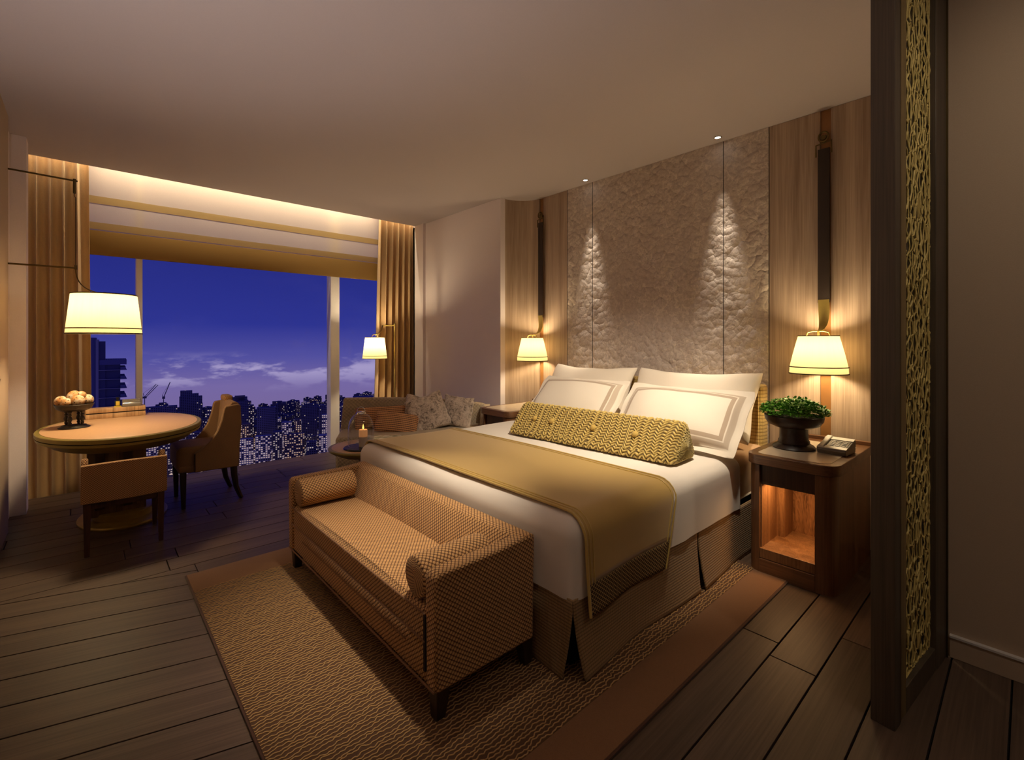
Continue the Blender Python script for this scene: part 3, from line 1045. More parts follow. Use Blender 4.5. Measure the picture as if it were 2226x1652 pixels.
MB().box(0.125, LS - 0.150, 0.004, TH - 0.004, HC - 0.09, HC - 0.002).build('top_rail', M['screenwood'], scr, smooth=False, bevel=0.002)
MB().box(0.125, LS - 0.150, 0.036, 0.042, 0.085, HC - 0.09).build('pane', M['netpane'], scr, smooth=False)


def net_panel():
    rn = random.Random(11)
    w_, h_ = LS - 0.150 - 0.125, HC - 0.175
    pts = []
    cw, ch = 0.026, 0.058
    nu, nv = int(w_ / cw) + 3, int(h_ / ch) + 3
    for j in range(nv):
        for i in range(nu):
            pts.append(Vector(((i - 1 + 0.5 * (j % 2)) + rn.uniform(-.46, .46), (j - 1) + rn.uniform(-.46, .46))))
    vs, _, fs, *_r = delaunay_2d_cdt(pts, [], [], 0, 1e-6)
    em = {}
    cc = []
    for fi, f in enumerate(fs):
        a, b_, c_ = (vs[k] for k in f)
        D = 2 * (a.x * (b_.y - c_.y) + b_.x * (c_.y - a.y) + c_.x * (a.y - b_.y))
        if abs(D) < 1e-9:
            cc.append(None)
            continue
        ux = (a.length_squared * (b_.y - c_.y) + b_.length_squared * (c_.y - a.y) + c_.length_squared * (a.y - b_.y)) / D
        uy = (a.length_squared * (c_.x - b_.x) + b_.length_squared * (a.x - c_.x) + c_.length_squared * (b_.x - a.x)) / D
        cc.append((ux, uy))
        for k in range(3):
            em.setdefault(tuple(sorted((f[k], f[(k + 1) % 3]))), []).append(fi)
    mb = MB()
    for e, ff in em.items():
        if len(ff) != 2 or cc[ff[0]] is None or cc[ff[1]] is None:
            continue
        P = []
        for fi in ff:
            x, z = cc[fi][0] * cw, cc[fi][1] * ch
            x += (z * 0.0)
            P.append((min(max(x, 0), w_), min(max(z, 0), h_)))
        if abs(P[0][0] - P[1][0]) + abs(P[0][1] - P[1][1]) < 0.003:
            continue
        (xa, za), (xb, zb) = P
        xm, zm = (xa + xb) / 2 + rn.uniform(-.004, .004), (za + zb) / 2 + rn.uniform(-.004, .004)
        r = rn.uniform(0.0018, 0.0038)
        yo = rn.uniform(-0.004, 0.004)
        mb.tube([(xa, 0, za), (xm, yo, zm), (xb, 0, zb)], [r * 1.3, r, r * 1.3], 5, cap=False)
    mb.v = [(x + 0.125, y + 0.024, z + 0.085) for x, y, z in mb.v]
    o = mb.build('net_panel', M['net'], scr, angle=180, label='gold organic net of thin branching strands')
    o['kind'] = 'stuff'


net_panel()

# ================================================================== RUG
rug = thing('area_rug', 'brown area rug with wavy golden yarn rows under the bed and bench', 'rug', (0, 0, 0))
MB().rbox(0.385, 2.74, 0.838, 3.000, 0.0005, 0.010, 0.003).build('backing', M['rug_edge'], rug)
MB().rbox(0.392, 2.735, 0.846, 1.010, 0.004, 0.0125, 0.002).build('border', M['rug_border'], rug)
MB().rbox(0.392, 2.735, 2.775, 2.994, 0.004, 0.0125, 0.002).build('border', M['rug_border'], rug)
MB().rbox(0.392, 2.735, 1.010, 2.775, 0.004, 0.0115, 0.002).build('field', M['rug'], rug)
yb_ = MB()
rn = random.Random(5)
ny = 122
for j in range(ny):
    y0 = 1.016 + (2.770 - 1.016) * j / (ny - 1)
    x_end = 2.70 if y0 < 1.16 else 1.45
    pts = []
    x = 0.393
    ph = rn.uniform(0, 9)
    n_ = 0
    while x < x_end:
        wob = 0.0021 * math.sin(x * 270 + ph + 4.0 * noise.noise(Vector((x * 14, y0 * 40, 0)))) + 0.0085 * noise.noise(Vector((x * 38, y0 * 48, 3.7)))
        if rn.random() < 0.07:
            wob += rn.uniform(-0.003, 0.003)
        pts.append((x, y0 + wob, 0.0122))
        x += 0.0062
    yb_.tube(pts, 0.0023, 5, cap=False, flat=0.8)
o = yb_.build('yarn_rows', M['yarn'], rug, angle=180, label='wavy raised golden yarn rows')
o['kind'] = 'stuff'

# ================================================================== BED
BX0, BX1, BY0, BY1 = 1.318, 3.300, 1.125, 2.905
bed = thing('bed', 'large bed with pleated tan skirt and low gold headboard', 'bed', ((BX0 + BX1) / 2, (BY0 + BY1) / 2, 0))
bo = Vector(bed.location)


def bl(mb):
    mb.v = [(x - bo.x, y - bo.y, z - bo.z) for x, y, z in mb.v]
    return mb


bl(MB().box(BX0 + .05, BX1, BY0 + .05, BY1 - .05, 0.015, 0.33)).build('base', M['bedbase'], bed, smooth=False)
mt = bl(MB().softbox(BX0 + .03, BX1 - .01, BY0 + .012, BY1 - .012, 0.32, 0.575, 0.06, 0.06, 0.02)).build('mattress', M['mattress'], bed)
ring = rrect(BX0 + .03, BX1 - .01, BY0 + .010, BY1 - .010, 0.06)
bl(MB().tube([(x, y, 0.333) for x, y in ring], 0.006, 6, closed=True)).build('piping', M['piping'], mt)
# skirt panels: (start, end) along an edge with flared vents
def skirt(p0, p1, nrm, v0, v1, wave):
    p0, p1, nrm = Vector(p0), Vector(p1), Vector(nrm)
    L = (p1 - p0).length
    d = (p1 - p0) / L
    def fn(u, v):
        z = 0.300 * v + 0.003
        k = (1 - v) ** 1.6
        s = u * L
        s += k * (v0 * (1 - u) ** 6 * 1.0 - v1 * u ** 6)
        out = 0.012 + k * (0.010 * math.sin(u * wave + 0.6) + 0.010) + 0.02 * k * ((1 - u) ** 8 * (1 if v0 else 0) + u ** 8 * (1 if v1 else 0))
        p = p0 + d * s + nrm * out
        return (p.x - bo.x, p.y - bo.y, z + 0.010 * k * math.sin(u * wave * 0.8 + 2.0) * (1 if v < 0.01 else 0.3) + 0.006)
    return MB().grid(fn, 48, 16).build('skirt_panel', M['skirt'], bed, angle=80, solid=0.004)
skirt((BX0 - .012, BY0, 0), (2.245, BY0, 0), (0, -1, 0), 0.030, 0.012, 9)
skirt((2.252, BY0, 0), (BX1 - .12, BY0, 0), (0, -1, 0), 0.022, 0.0, 7)
skirt((BX0, BY1, 0), (BX0, BY0 - .012, 0), (-1, 0, 0), 0.02, 0.035, 11)
skirt((BX1 - .12, BY1, 0), (BX0, BY1, 0), (0, 1, 0), 0.0, 0.02, 9)
# headboard
hb = bl(MB().softbox(3.335, 3.455, 1.200, 2.972, 0.0, 0.955, 0.025, 0.03, 0.0)).build('headboard', M['headboard'], bed)
bl(MB().tube([(3.337, 1.226, 0.02), (3.337, 1.226, 0.915), (3.337, 1.24, 0.935), (3.337, 2.932, 0.935), (3.337, 2.946, 0.915), (3.337, 2.946, 0.02)], 0.006, 6)).build('welt', M['headboard'], hb)

# duvet
def wr(x, y, z):
    n1 = noise.noise(Vector((x * 2.1, y * 5.0, z * 3.0)))
    n2 = noise.noise(Vector((x * 6.0, y * 2.4, z * 3.0 + 7)))
    if z > 0.57:
        z += 0.006 * n1 + 0.004 * n2 + 0.004 * max(0, 1 - ((x - 2.1) / 0.9) ** 2) * max(0, 1 - ((y - 2.01) / 0.9) ** 2)
    else:
        k = max(0.0, (0.57 - z) / 0.27)
        fold = 0.010 * k * noise.noise(Vector((x * 5.5, y * 5.5, 1.0)))
        if y < BY0 + 0.1:
            y += fold
        if x < BX0 + 0.1:
            x += fold
        if z < 0.31:
            z += 0.006 * noise.noise(Vector((x * 7, y * 7, 4)))
    return (x, y, z)
duv = MB().softbox(BX0 - .018, 2.79, BY0 - .020, BY1 + .018, 0.302, 0.594, 0.075, 0.055, 0.0, na=8, ni=22, disp=wr)
duv = duv.build('duvet', M['duvet'], angle=80)
tag(duv, 'smooth white duvet spread over the bed', 'duvet')

# runner across the foot of the bed
RX0, RX1 = 1.352, 2.010
run = thing('bed_runner', 'olive gold satin runner draped across the foot of the bed', 'runner', (0, 0, 0))


def rprof(a):
    """arc profile across the bed (y, z) from near hem (a=0) to far hem (a=1)"""
    yn, yf, zt, r = BY0 - .031, BY1 + .029, 0.606, 0.088
    zb = 0.238
    s1 = zt - r - zb
    arcl = r * PI / 2
    top = (yf - yn) - 2 * r
    tot = 2 * s1 + 2 * arcl + top
    s = a * tot
    if s < s1:
        return yn, zb + s
    s -= s1
    if s < arcl:
        t = s / r
        return yn + r * (1 - math.cos(t)), zt - r + r * math.sin(t)
    s -= arcl
    if s < top:
        y = yn + r + s
        return y, zt + 0.005 * math.sin(PI * s / top)
    s -= top
    if s < arcl:
        t = s / r
        return yf - r + r * math.sin(t), zt - r + r * math.cos(t)
    s -= arcl
    return yf, zt - r - s


def rfn(u, v, lift=0.0):
    y, z = rprof(v)
    hang = max(0.0, (0.55 - z) / 0.3) if y < 2 else 0
    x0, x1 = RX0 + 0.012 * hang, RX1 - 0.095 * hang
    x = x0 + (x1 - x0) * u
    n_ = noise.noise(Vector((x * 3.0, y * 1.6, z * 2)))
    if z > 0.56:
        return (x, y, z + 0.005 * n_ + lift)
    return (x + 0.004 * n_ * hang, y - lift + (0.012 * n_ + 0.010 * math.sin(u * 7 + 1)) * hang * (-1 if y < 2 else 0), z)


VB = 0.047
MB().grid(lambda u, v: rfn(u, VB + (1 - VB) * v), 34, 110).build('satin_panel', M['runner'], run, angle=80, solid=0.003)
MB().grid(lambda u, v: rfn(u, VB * v), 34, 8).build('net_border', M['net_cloth'], run, angle=80, solid=0.003, label='brown openwork net border')
for uu, rad in ((0.0, 0.006), (0.032, 0.0028), (0.062, 0.0028), (0.955, 0.003), (1.0, 0.004)):
    MB().tube([rfn(uu, VB * 0.0 + (0.0 if uu in (0.0, 1.0) else VB) + (1 - (0.0 if uu in (0.0, 1.0) else VB)) * k / 90, 0.003) for k in range(91)], rad, 6).build('piping', M['runner_edge'], run)


# pillows ------------------------------------------------------------
def pillow_mesh(w_, h_, t_, flange=0.0, pinch=0.05, sag=0.0, n=44, seed=0, rnd=0.04):
    """local: x width, y height, z thickness (front = +z)"""
    mb = MB()
    iw, ih = w_ / 2 - flange, h_ / 2 - flange
    def side(sgn):
        def fn(u, v):
            a, b_ = u * 2 - 1, v * 2 - 1
            x, y = a * w_ / 2, b_ * h_ / 2
            px, py = max(0.0, 1 - (x / iw) ** 2), max(0.0, 1 - (y / ih) ** 2)
            th = t_ / 2 * (px ** 0.42) * (py ** 0.42)
            cr = 1 - rnd * (a * a * b_ * b_) ** 3
            x *= cr
            y *= cr
            x *= 1 - pinch * (1 - b_ * b_) * (abs(a) ** 3) * 0.3
            y *= 1 - pinch * (1 - a * a) * (abs(b_) ** 3)
            wv = 0.004 * math.sin(a * 9 + seed) * abs(b_) ** 4 + 0.006 * math.sin(b_ * 7 + seed * 2) * abs(a) ** 4
            nn = noise.noise(Vector((x * 5 + seed, y * 5, 0.3 * sgn))) * 0.010 * min(1, th / 0.02)
            return (x, y, sgn * (th + nn) + wv + sgn * 0.0015 - sag * (a * a) * 0.02)
        return fn
    mb.grid(side(1), n, n)
    k = len(mb.v)
    mb.grid(side(-1), n, n)
    mb.f = mb.f[:(n - 1) ** 2] + [tuple(reversed(f)) for f in mb.f[(n - 1) ** 2:]]
    # rim
    idx = [i for i in range(n)] + [j * n + n - 1 for j in range(1, n)] + [(n - 1) * n + i for i in range(n - 2, -1, -1)] + [j * n for j in range(n - 2, 0, -1)]
    for a in range(len(idx)):
        b_ = (a + 1) % len(idx)
        mb.f.append((idx[b_], idx[a], idx[a] + k, idx[b_] + k))
    return mb


def orient(o, ctr, wdir, hdir):
    """place an object so local x -> wdir, local y -> hdir"""
    x = Vector(wdir).normalized()
    y = Vector(hdir)
    y = (y - x * y.dot(x)).normalized()
    z = x.cross(y)
    o.matrix_world = Matrix(((x.x, y.x, z.x, ctr[0]), (x.y, y.y, z.y, ctr[1]), (x.z, y.z, z.z, ctr[2]), (0, 0, 0, 1)))
    return o


# local x -> -y world (towards the camera side), local y -> up and back, local z -> toward the foot (-x)
def bed_pillow(name, label, y0, y1, xb, zb, xt, zt, t_, mat, flange, seed, yaw=0.0, pinch=0.05):
    w_ = y1 - y0
    h_ = math.hypot(xt - xb, zt - zb)
    if mat is M['sham']:
        w_, h_ = 0.84, 0.47
    o = pillow_mesh(w_, h_, t_, flange, pinch=pinch, seed=seed).build(name, mat, angle=80)
    orient(o, ((xb + xt) / 2, (y0 + y1) / 2, (zb + zt) / 2), (yaw, -1, 0), (xt - xb, 0, zt - zb))
    return o


tag(bed_pillow('pillow', 'plain white pillow leaning on the headboard at the right, behind the bordered one', 1.150, 2.090, 3.02, 0.595, 3.265, 1.050, 0.20, M['pillow'], 0.0, 1, pinch=0.24), 'x', 'pillow', 'plain pillows at the back')['label'] = 'plain white pillow leaning on the headboard behind the right bordered pillow'
tag(bed_pillow('pillow', 'p', 2.095, 2.978, 3.02, 0.595, 3.265, 1.050, 0.20, M['pillow'], 0.0, 2, pinch=0.24), 'plain white pillow leaning on the headboard behind the left bordered pillow', 'pillow', 'plain pillows at the back')
tag(bed_pillow('pillow_sham', 'p', 1.055, 1.905, 2.575, 0.615, 2.885, 0.955, 0.20, M['sham'], 0.045, 3, pinch=0.08), 'white pillow with taupe border bands, nearer the potted plant', 'pillow', 'bordered pillows in front')
tag(bed_pillow('pillow_sham', 'p', 1.925, 2.775, 2.610, 0.620, 2.920, 0.960, 0.20, M['sham'], 0.045, 5, pinch=0.08), 'white pillow with taupe border bands, on the window side of the bed', 'pillow', 'bordered pillows in front')


# knitted wedge bolster ---------------------------------------------
knit_h = []


def knit_bolster():
    L = 1.20
    tri = [(-0.150, 0.0), (0.140, 0.0), (0.030, 0.222)]      # (x, z): front bottom, back bottom, ridge
    r = 0.028
    # rounded triangle outline
    out = []
    for i in range(3):
        p, a, b_ = Vector(tri[i]), Vector(tri[i - 1]), Vector(tri[(i + 1) % 3])
        d0, d1 = (a - p).normalized(), (b_ - p).normalized()
        q0, q1 = p + d0 * 0.05, p + d1 * 0.05
        for k in range(7):
            t = k / 6
            out.append(q0 * (1 - t) ** 2 + p * 2 * t * (1 - t) + q1 * t * t)
    # resample evenly
    seg = []
    n = len(out)
    tot = sum((out[(i + 1) % n] - out[i]).length for i in range(n))
    NP = 220
    acc, i, pos = 0.0, 0, 0.0
    pts = []
    for k in range(NP):
        target = tot * k / NP
        while acc + (out[(i + 1) % n] - out[i % n]).length < target:
            acc += (out[(i + 1) % n] - out[i % n]).length
            i += 1
        a, b_ = out[i % n], out[(i + 1) % n]
        t = (target - acc) / max(1e-9, (b_ - a).length)
        pts.append(a + (b_ - a) * t)
    cx = sum((p.x for p in pts)) / NP
    cz = sum((p.y for p in pts)) / NP
    NL = 460
    mb = MB()

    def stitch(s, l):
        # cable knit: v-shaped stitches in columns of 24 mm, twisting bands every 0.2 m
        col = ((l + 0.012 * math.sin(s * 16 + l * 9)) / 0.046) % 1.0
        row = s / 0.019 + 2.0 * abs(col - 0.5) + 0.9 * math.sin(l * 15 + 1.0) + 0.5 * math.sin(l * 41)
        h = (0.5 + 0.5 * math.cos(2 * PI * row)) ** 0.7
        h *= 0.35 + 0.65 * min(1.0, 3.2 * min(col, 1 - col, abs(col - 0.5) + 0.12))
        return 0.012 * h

    def fn(u, v):
        k = int(round(u * NP)) % NP
        p, q, pm = pts[k], pts[(k + 1) % NP], pts[k - 1]
        tg = (q - pm).normalized()
        nrm = Vector((tg.y, -tg.x))
        endk = min(v, 1 - v) * L
        f = 1.0
        if endk < 0.03:
            f = math.sqrt(max(0.0, 1 - (1 - endk / 0.03) ** 2)) * 0.12 + 0.88
        h = stitch(tot * k / NP, v * L)
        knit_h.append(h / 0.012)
        x = cx + (p.x - cx) * f + nrm.x * h
        z = cz + (p.y - cz) * f + nrm.y * h
        y = (v - 0.5) * L
        # flat bottom
        if z < 0.001:
            z = 0.001
        return (x, y, z)
    mb.grid(fn, NP, NL, cu=True)
    # end caps: concentric knitted rings
    for vv, base in ((0.0, 0), (1.0, (NL - 1) * NP)):
        rings = 22
        start = len(mb.v)
        sg = -1 if vv == 0.0 else 1
        for j in range(1, rings + 1):
            f = 0.88 * (1 - j / rings)
            for k in range(NP):
                h = 0.010 * (0.5 + 0.5 * math.cos(2 * PI * (j / 3.2 + 2 * abs((k / 10.0) % 1 - 0.5))))
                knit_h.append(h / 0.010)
                mb.v.append((cx + (pts[k].x - cx) * f, sg * (L / 2 + 0.014 * (1 - f) + h), max(0.001, cz + (pts[k].y - cz) * f)))
        prev = base
        for j in range(rings):
            cur = start + j * NP
            for k in range(NP):
                k2 = (k + 1) % NP
                q = (prev + k, prev + k2, cur + k2, cur + k)
                mb.f.append(q if vv == 1.0 else tuple(reversed(q)))
            prev = cur
    return mb, tri


mb, tri = knit_bolster()
bol = thing('bolster_cushion', 'long mustard knitted wedge bolster in front of the pillows', 'bolster', (2.345, 1.845, 0.606), math.radians(2.5))
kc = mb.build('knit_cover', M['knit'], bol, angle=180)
at = kc.data.attributes.new('yarn', 'FLOAT', 'POINT')      # groove shade put into the colour: stitch tops light, hollows dark
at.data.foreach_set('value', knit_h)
fn_ = Vector((-0.222, 0, 0.18)).normalized()
for yy in (-0.345, -0.06, 0.27, 0.42):
    cpos = Vector((-0.150 + 0.18 * 0.50, yy, 0.222 * 0.50)) + fn_ * 0.010
    m_ = MB().lathe([(0.001, 0.016), (0.012, 0.014), (0.019, 0.006), (0.020, 0.0)], 16, cap=False)
    rotm = Vector((0, 0, 1)).rotation_difference(fn_).to_matrix().to_4x4()
    m_.xf(Matrix.Translation(cpos) @ rotm)
    m_.build('button', M['button'], bol, angle=180)

# ================================================================== BENCH
bench = thing('settee_bench', 'woven tan settee bench with low back at the foot of the bed', 'bench', (1.045, 2.005, 0))


def off(mb, o):
    mb.v = [(x - o[0], y - o[1], z - o[2]) for x, y, z in mb.v]
    return mb


bo2 = (1.045, 2.005, 0)
AY0, AY1 = 1.272, 2.742
AT = 0.062
off(MB().rbox(0.832, 1.20, AY0 + AT, AY1 - AT, 0.118, 0.262, 0.008), bo2).build('seat_base', M['bench'], bench)
sc_ = off(MB().softbox(0.826, 1.15, AY0 + AT + .004, AY1 - AT - .004, 0.255, 0.362, 0.022, 0.02, 0.01, disp=lambda x, y, z: (x, y, z + (0.012 * max(0, 1 - ((y - 2.0) / 0.66) ** 2) if z > 0.36 else 0))), bo2).build('seat_cushion', M['bench'], bench)
# back: leaning slab
bp_ = [(1.105, 0.14), (1.125, 0.36), (1.190, 0.492), (1.203, 0.508), (1.225, 0.516), (1.258, 0.516), (1.270, 0.508), (1.272, 0.49), (1.262, 0.118), (1.12, 0.118)]
off(MB().prism_y(bp_, AY0 + 0.004, AY1 - 0.004), bo2).build('back', M['bench'], bench, bevel=0.004)
# arms: slab with front edge, slightly raked
ap = [(0.826, 0.118), (0.822, 0.470), (0.826, 0.492), (0.842, 0.502), (1.10, 0.505), (1.25, 0.514), (1.268, 0.505), (1.264, 0.118)]
for y0 in (AY0, AY1 - AT):
    off(MB().prism_y(ap, y0, y0 + AT), bo2).build('arm', M['bench'], bench, bevel=0.010)
# seams
off(MB().tube([(0.823, AY0 + AT, 0.262), (0.823, AY1 - AT, 0.262)], 0.0035, 6), bo2).build('welt', M['welt'], bench)
off(MB().tube([(0.830, AY0 + AT + 0.14, 0.205), (0.830, AY1 - AT - 0.14, 0.205)], 0.0030, 6), bo2).build('welt', M['welt'], bench)
off(MB().tube([(0.824, AY0 + .01, 0.121), (0.824, AY1 - .01, 0.121)], 0.004, 6), bo2).build('welt', M['welt'], bench)
off(MB().tube([(0.823, AY0 + AT, 0.352), (0.823, AY1 - AT, 0.352)], 0.003, 6), bo2).build('welt', M['welt'], sc_)
off(MB().box(0.8215, 0.83, AY0 + AT - 0.002, AY0 + AT + 0.008, 0.165, 0.345), bo2).build('slit', M['slit'], bench, smooth=False)


def taper_leg(mb, x, y, z1, w0, w1, dx=0.0, dy=0.0):
    vs = []
    for (z, w_, ox, oy) in ((0.0, w1, dx, dy), (z1, w0, 0, 0)):
        for (sx, sy) in ((-1, -1), (1, -1), (1, 1), (-1, 1)):
            vs.append((x + ox + sx * w_ / 2, y + oy + sy * w_ / 2, z))
    mb.add(vs, [(0, 3, 2, 1), (4, 5, 6, 7), (0, 1, 5, 4), (1, 2, 6, 5), (2, 3, 7, 6), (3, 0, 4, 7)])
    return mb


for (x, y, dx, dy) in ((0.862, AY0 + 0.032, -0.004, 0.006), (0.862, AY1 - 0.032, -0.004, -0.006), (1.235, AY0 + 0.032, 0.02, 0.004), (1.235, AY1 - 0.032, 0.02, -0.004)):
    leg = off(taper_leg(MB(), x, y, 0.128, 0.056, 0.036, dx, dy), bo2)
    leg.v = [(a, b_, c_ + 0.0125) for a, b_, c_ in leg.v]
    leg.build('leg', M['leg'], bench, smooth=False, bevel=0.003)


def bolster_roll(label, y, z):
    o = MB()
    prof = [(0.002, 0.0), (0.058, 0.001), (0.068, 0.006), (0.0715, 0.016), (0.0715, 0.284), (0.068, 0.294), (0.058, 0.299), (0.002, 0.300)]
    o.lathe(prof, 40)
    o.xf(Matrix.Translation((-0.15, 0, 0)) @ Matrix.Rotation(PI / 2, 4, 'Y'))
    ob = o.build('bolster_roll', M['bench'], uvfn=lambda p: (p.x, math.atan2(p.y, p.z) * 0.0715) if math.hypot(p.y, p.z) > 0.05 else (p.y, p.z))
    ob.location = (0.978, y, z)
    return tag(ob, label, 'bolster', 'round bolsters on the settee')


bolster_roll('round woven bolster at the near end of the settee bench', AY0 + AT + 0.078, 0.443)
bolster_roll('round woven bolster at the far end of the settee bench', AY1 - AT - 0.078, 0.443)

# ================================================================== NIGHTSTANDS
def nightstand(label, loc):
    t = thing('nightstand', label, 'nightstand', loc, group='nightstands beside the bed')
    # local: x from 0 (front) to .74, y -.215..+.215
    D, Wd = 0.735, 0.216
    MB().prism(rrect(0, D, -Wd, Wd, 0.075, 8, (0, 0, 1, 1)), 0.588, 0.640).build('top', M['walnut_y'], t, bevel=0.003)
    MB().prism(rrect(0.040, D - 0.12, -Wd + 0.045, Wd - 0.045, 0.045, 8), 0.639, 0.6415).build('stone_inset', M['stone'], t, smooth=False)
    MB().box(D - 0.035, D, -Wd, Wd, 0.640, 0.662).build('back_lip', M['walnut_y'], t, smooth=False, bevel=0.002)
    f = 0.016
    lw, rw = 0.060, 0.088      # far side and near side uprights
    MB().prism(rrect(f, D, Wd - lw - 0.012, Wd - 0.012, 0.058, 8, (0, 0, 1, 0)), 0.0, 0.583).build('side_panel', M['walnut'], t, angle=30)
    MB().prism(rrect(f, D, -Wd + 0.012, -Wd + rw + 0.012, 0.068, 8, (0, 0, 0, 1)), 0.0, 0.583).build('side_panel', M['walnut'], t, angle=30)
    y0, y1 = -Wd + rw + 0.012, Wd - lw - 0.012
    MB().box(f + 0.020, D - .05, y0, y1, 0.478, 0.583).build('drawer', M['walnut_dark'], t, smooth=False, bevel=0.002)
    MB().box(f + 0.006, D - .02, y0, y1, 0.085, 0.137).build('niche_floor', M['niche'], t, smooth=False, bevel=0.002)
    MB().box(f - 0.002, D - .02, y0, y1, 0.0, 0.083).build('plinth', M['walnut_y'], t, smooth=False, bevel=0.002)
    MB().box(0.40, 0.42, y0, y1, 0.137, 0.478).build('niche_back', M['burl'], t, smooth=False)
    MB().box(f + 0.02, 0.40, y1 - 0.006, y1, 0.137, 0.478).build('niche_lining', M['niche'], t, smooth=False)
    MB().box(f + 0.02, 0.40, y0, y0 + 0.006, 0.137, 0.478).build('niche_lining', M['niche'], t, smooth=False)
    MB().box(0.26, 0.40, y1 - 0.045, y1 - 0.006, 0.137, 0.478).build('niche_post', M['niche'], t, smooth=False)
    MB().box(0.09, 0.11, y0 + 0.02, y1 - 0.02, 0.4768, 0.4778).build('niche_light', M['led'], t, smooth=False)
    light('niche_lamp', 'AREA', (0.12, (y0 + y1) / 2, 0.468), 1.5, AMBER, t, shape='RECTANGLE', size=0.16, size_y=0.22)
    return t


NS1 = nightstand('dark walnut nightstand with lit open niche beside the partition screen', (2.665, 0.835, 0))
NS2 = nightstand('dark walnut nightstand on the window side of the bed, mostly hidden', (2.665, 3.195, 0))

# ---- potted herb
pt = thing('potted_herb', 'round leafy green herb in a dark footed bowl on the near nightstand', 'potted plant', (2.985, 0.905, 0.6415))
MB().lathe([(0.105, 0.0), (0.110, 0.006), (0.100, 0.018), (0.080, 0.030), (0.078, 0.045), (0.072, 0.052), (0.071, 0.108), (0.074, 0.116), (0.095, 0.120), (0.128, 0.135), (0.145, 0.160), (0.149, 0.185), (0.143, 0.187), (0.138, 0.170), (0.05, 0.165)], 40, cap=True).build('footed_bowl', M['pot'], pt)
MB().lathe([(0.001, 0.178), (0.139, 0.176)], 32, cap=False).build('soil', M['soil'], pt)
lf = MB()
rn = random.Random(21)
for k in range(2200):
    a = rn.uniform(0, 2 * PI)
    rad = math.sqrt(rn.random()) * 0.165
    dome = 0.188 + 0.090 * math.sqrt(max(0, 1 - (rad / 0.172) ** 2)) * rn.uniform(0.25, 1.05)
    c_ = Vector((rad * math.cos(a), rad * math.sin(a), dome))
    d = Vector((math.cos(a) * (0.5 + rad * 4) + rn.uniform(-.7, .7), math.sin(a) * (0.5 + rad * 4) + rn.uniform(-.7, .7), rn.uniform(-0.3, 0.9))).normalized()
    sidev = d.cross(Vector((rn.uniform(-.4, .4), rn.uniform(-.4, .4), 1))).normalized()
    up_ = sidev.cross(d)
    ln, wd_ = rn.uniform(0.013, 0.021), rn.uniform(0.006, 0.009)
    p0, p1, p2, p3, p4, p5 = c_, c_ + d * ln * .35 + sidev * wd_, c_ + d * ln * .8 + sidev * wd_ * .7, c_ + d * ln - up_ * 0.003, c_ + d * ln * .8 - sidev * wd_ * .7, c_ + d * ln * .35 - sidev * wd_
    lf.add([p0, p1, p2, p3, p4, p5], [(0, 1, 2, 3), (0, 3, 4, 5)])
o = lf.build('foliage', M['leaf'], pt, smooth=False)
o['kind'] = 'stuff'

# ---- bedside phone
ph = thing('bedside_phone', 'small white and grey wedge-shaped phone on the near nightstand', 'phone', (3.035, 0.712, 0.6415), math.radians(-3))
MB().prism_y([(-0.075, 0.0), (0.075, 0.0), (0.085, 0.062), (0.070, 0.068), (-0.085, 0.030), (-0.090, 0.022)], -0.068, 0.068).build('body', M['grey'], ph, bevel=0.003)
def slope_plate(u0, u1, y0, y1, th):
    def P(u, h):
        x = -0.085 + 0.155 * u
        z = 0.030 + 0.038 * u
        return (x - 0.24 * h, z + 0.97 * h)
    a, b_, c_, d = P(u0, 0), P(u1, 0), P(u1, th), P(u0, th)
    return MB().prism_y([a, b_, c_, d], y0, y1)
slope_plate(0.78, 1.0, -0.068, 0.068, 0.004).build('top_strip', M['offwhite'], ph, smooth=False)
slope_plate(0.02, 0.20, -0.068, 0.068, 0.004).build('bottom_strip', M['offwhite'], ph, smooth=False)
kp = slope_plate(0.22, 0.76, -0.060, 0.030, 0.002).build('keypad_plate', M['black'], ph, smooth=False)
for i in range(4):
    for j in range(3):
        slope_plate(0.27 + i * 0.12, 0.34 + i * 0.12, -0.050 + j * 0.026, -0.034 + j * 0.026, 0.004).build('key', M['grey'], kp, smooth=False)
slope_plate(0.02, 1.0, 0.036, 0.062, 0.012).build('handset', M['offwhite'], ph, smooth=True, bevel=0.004)


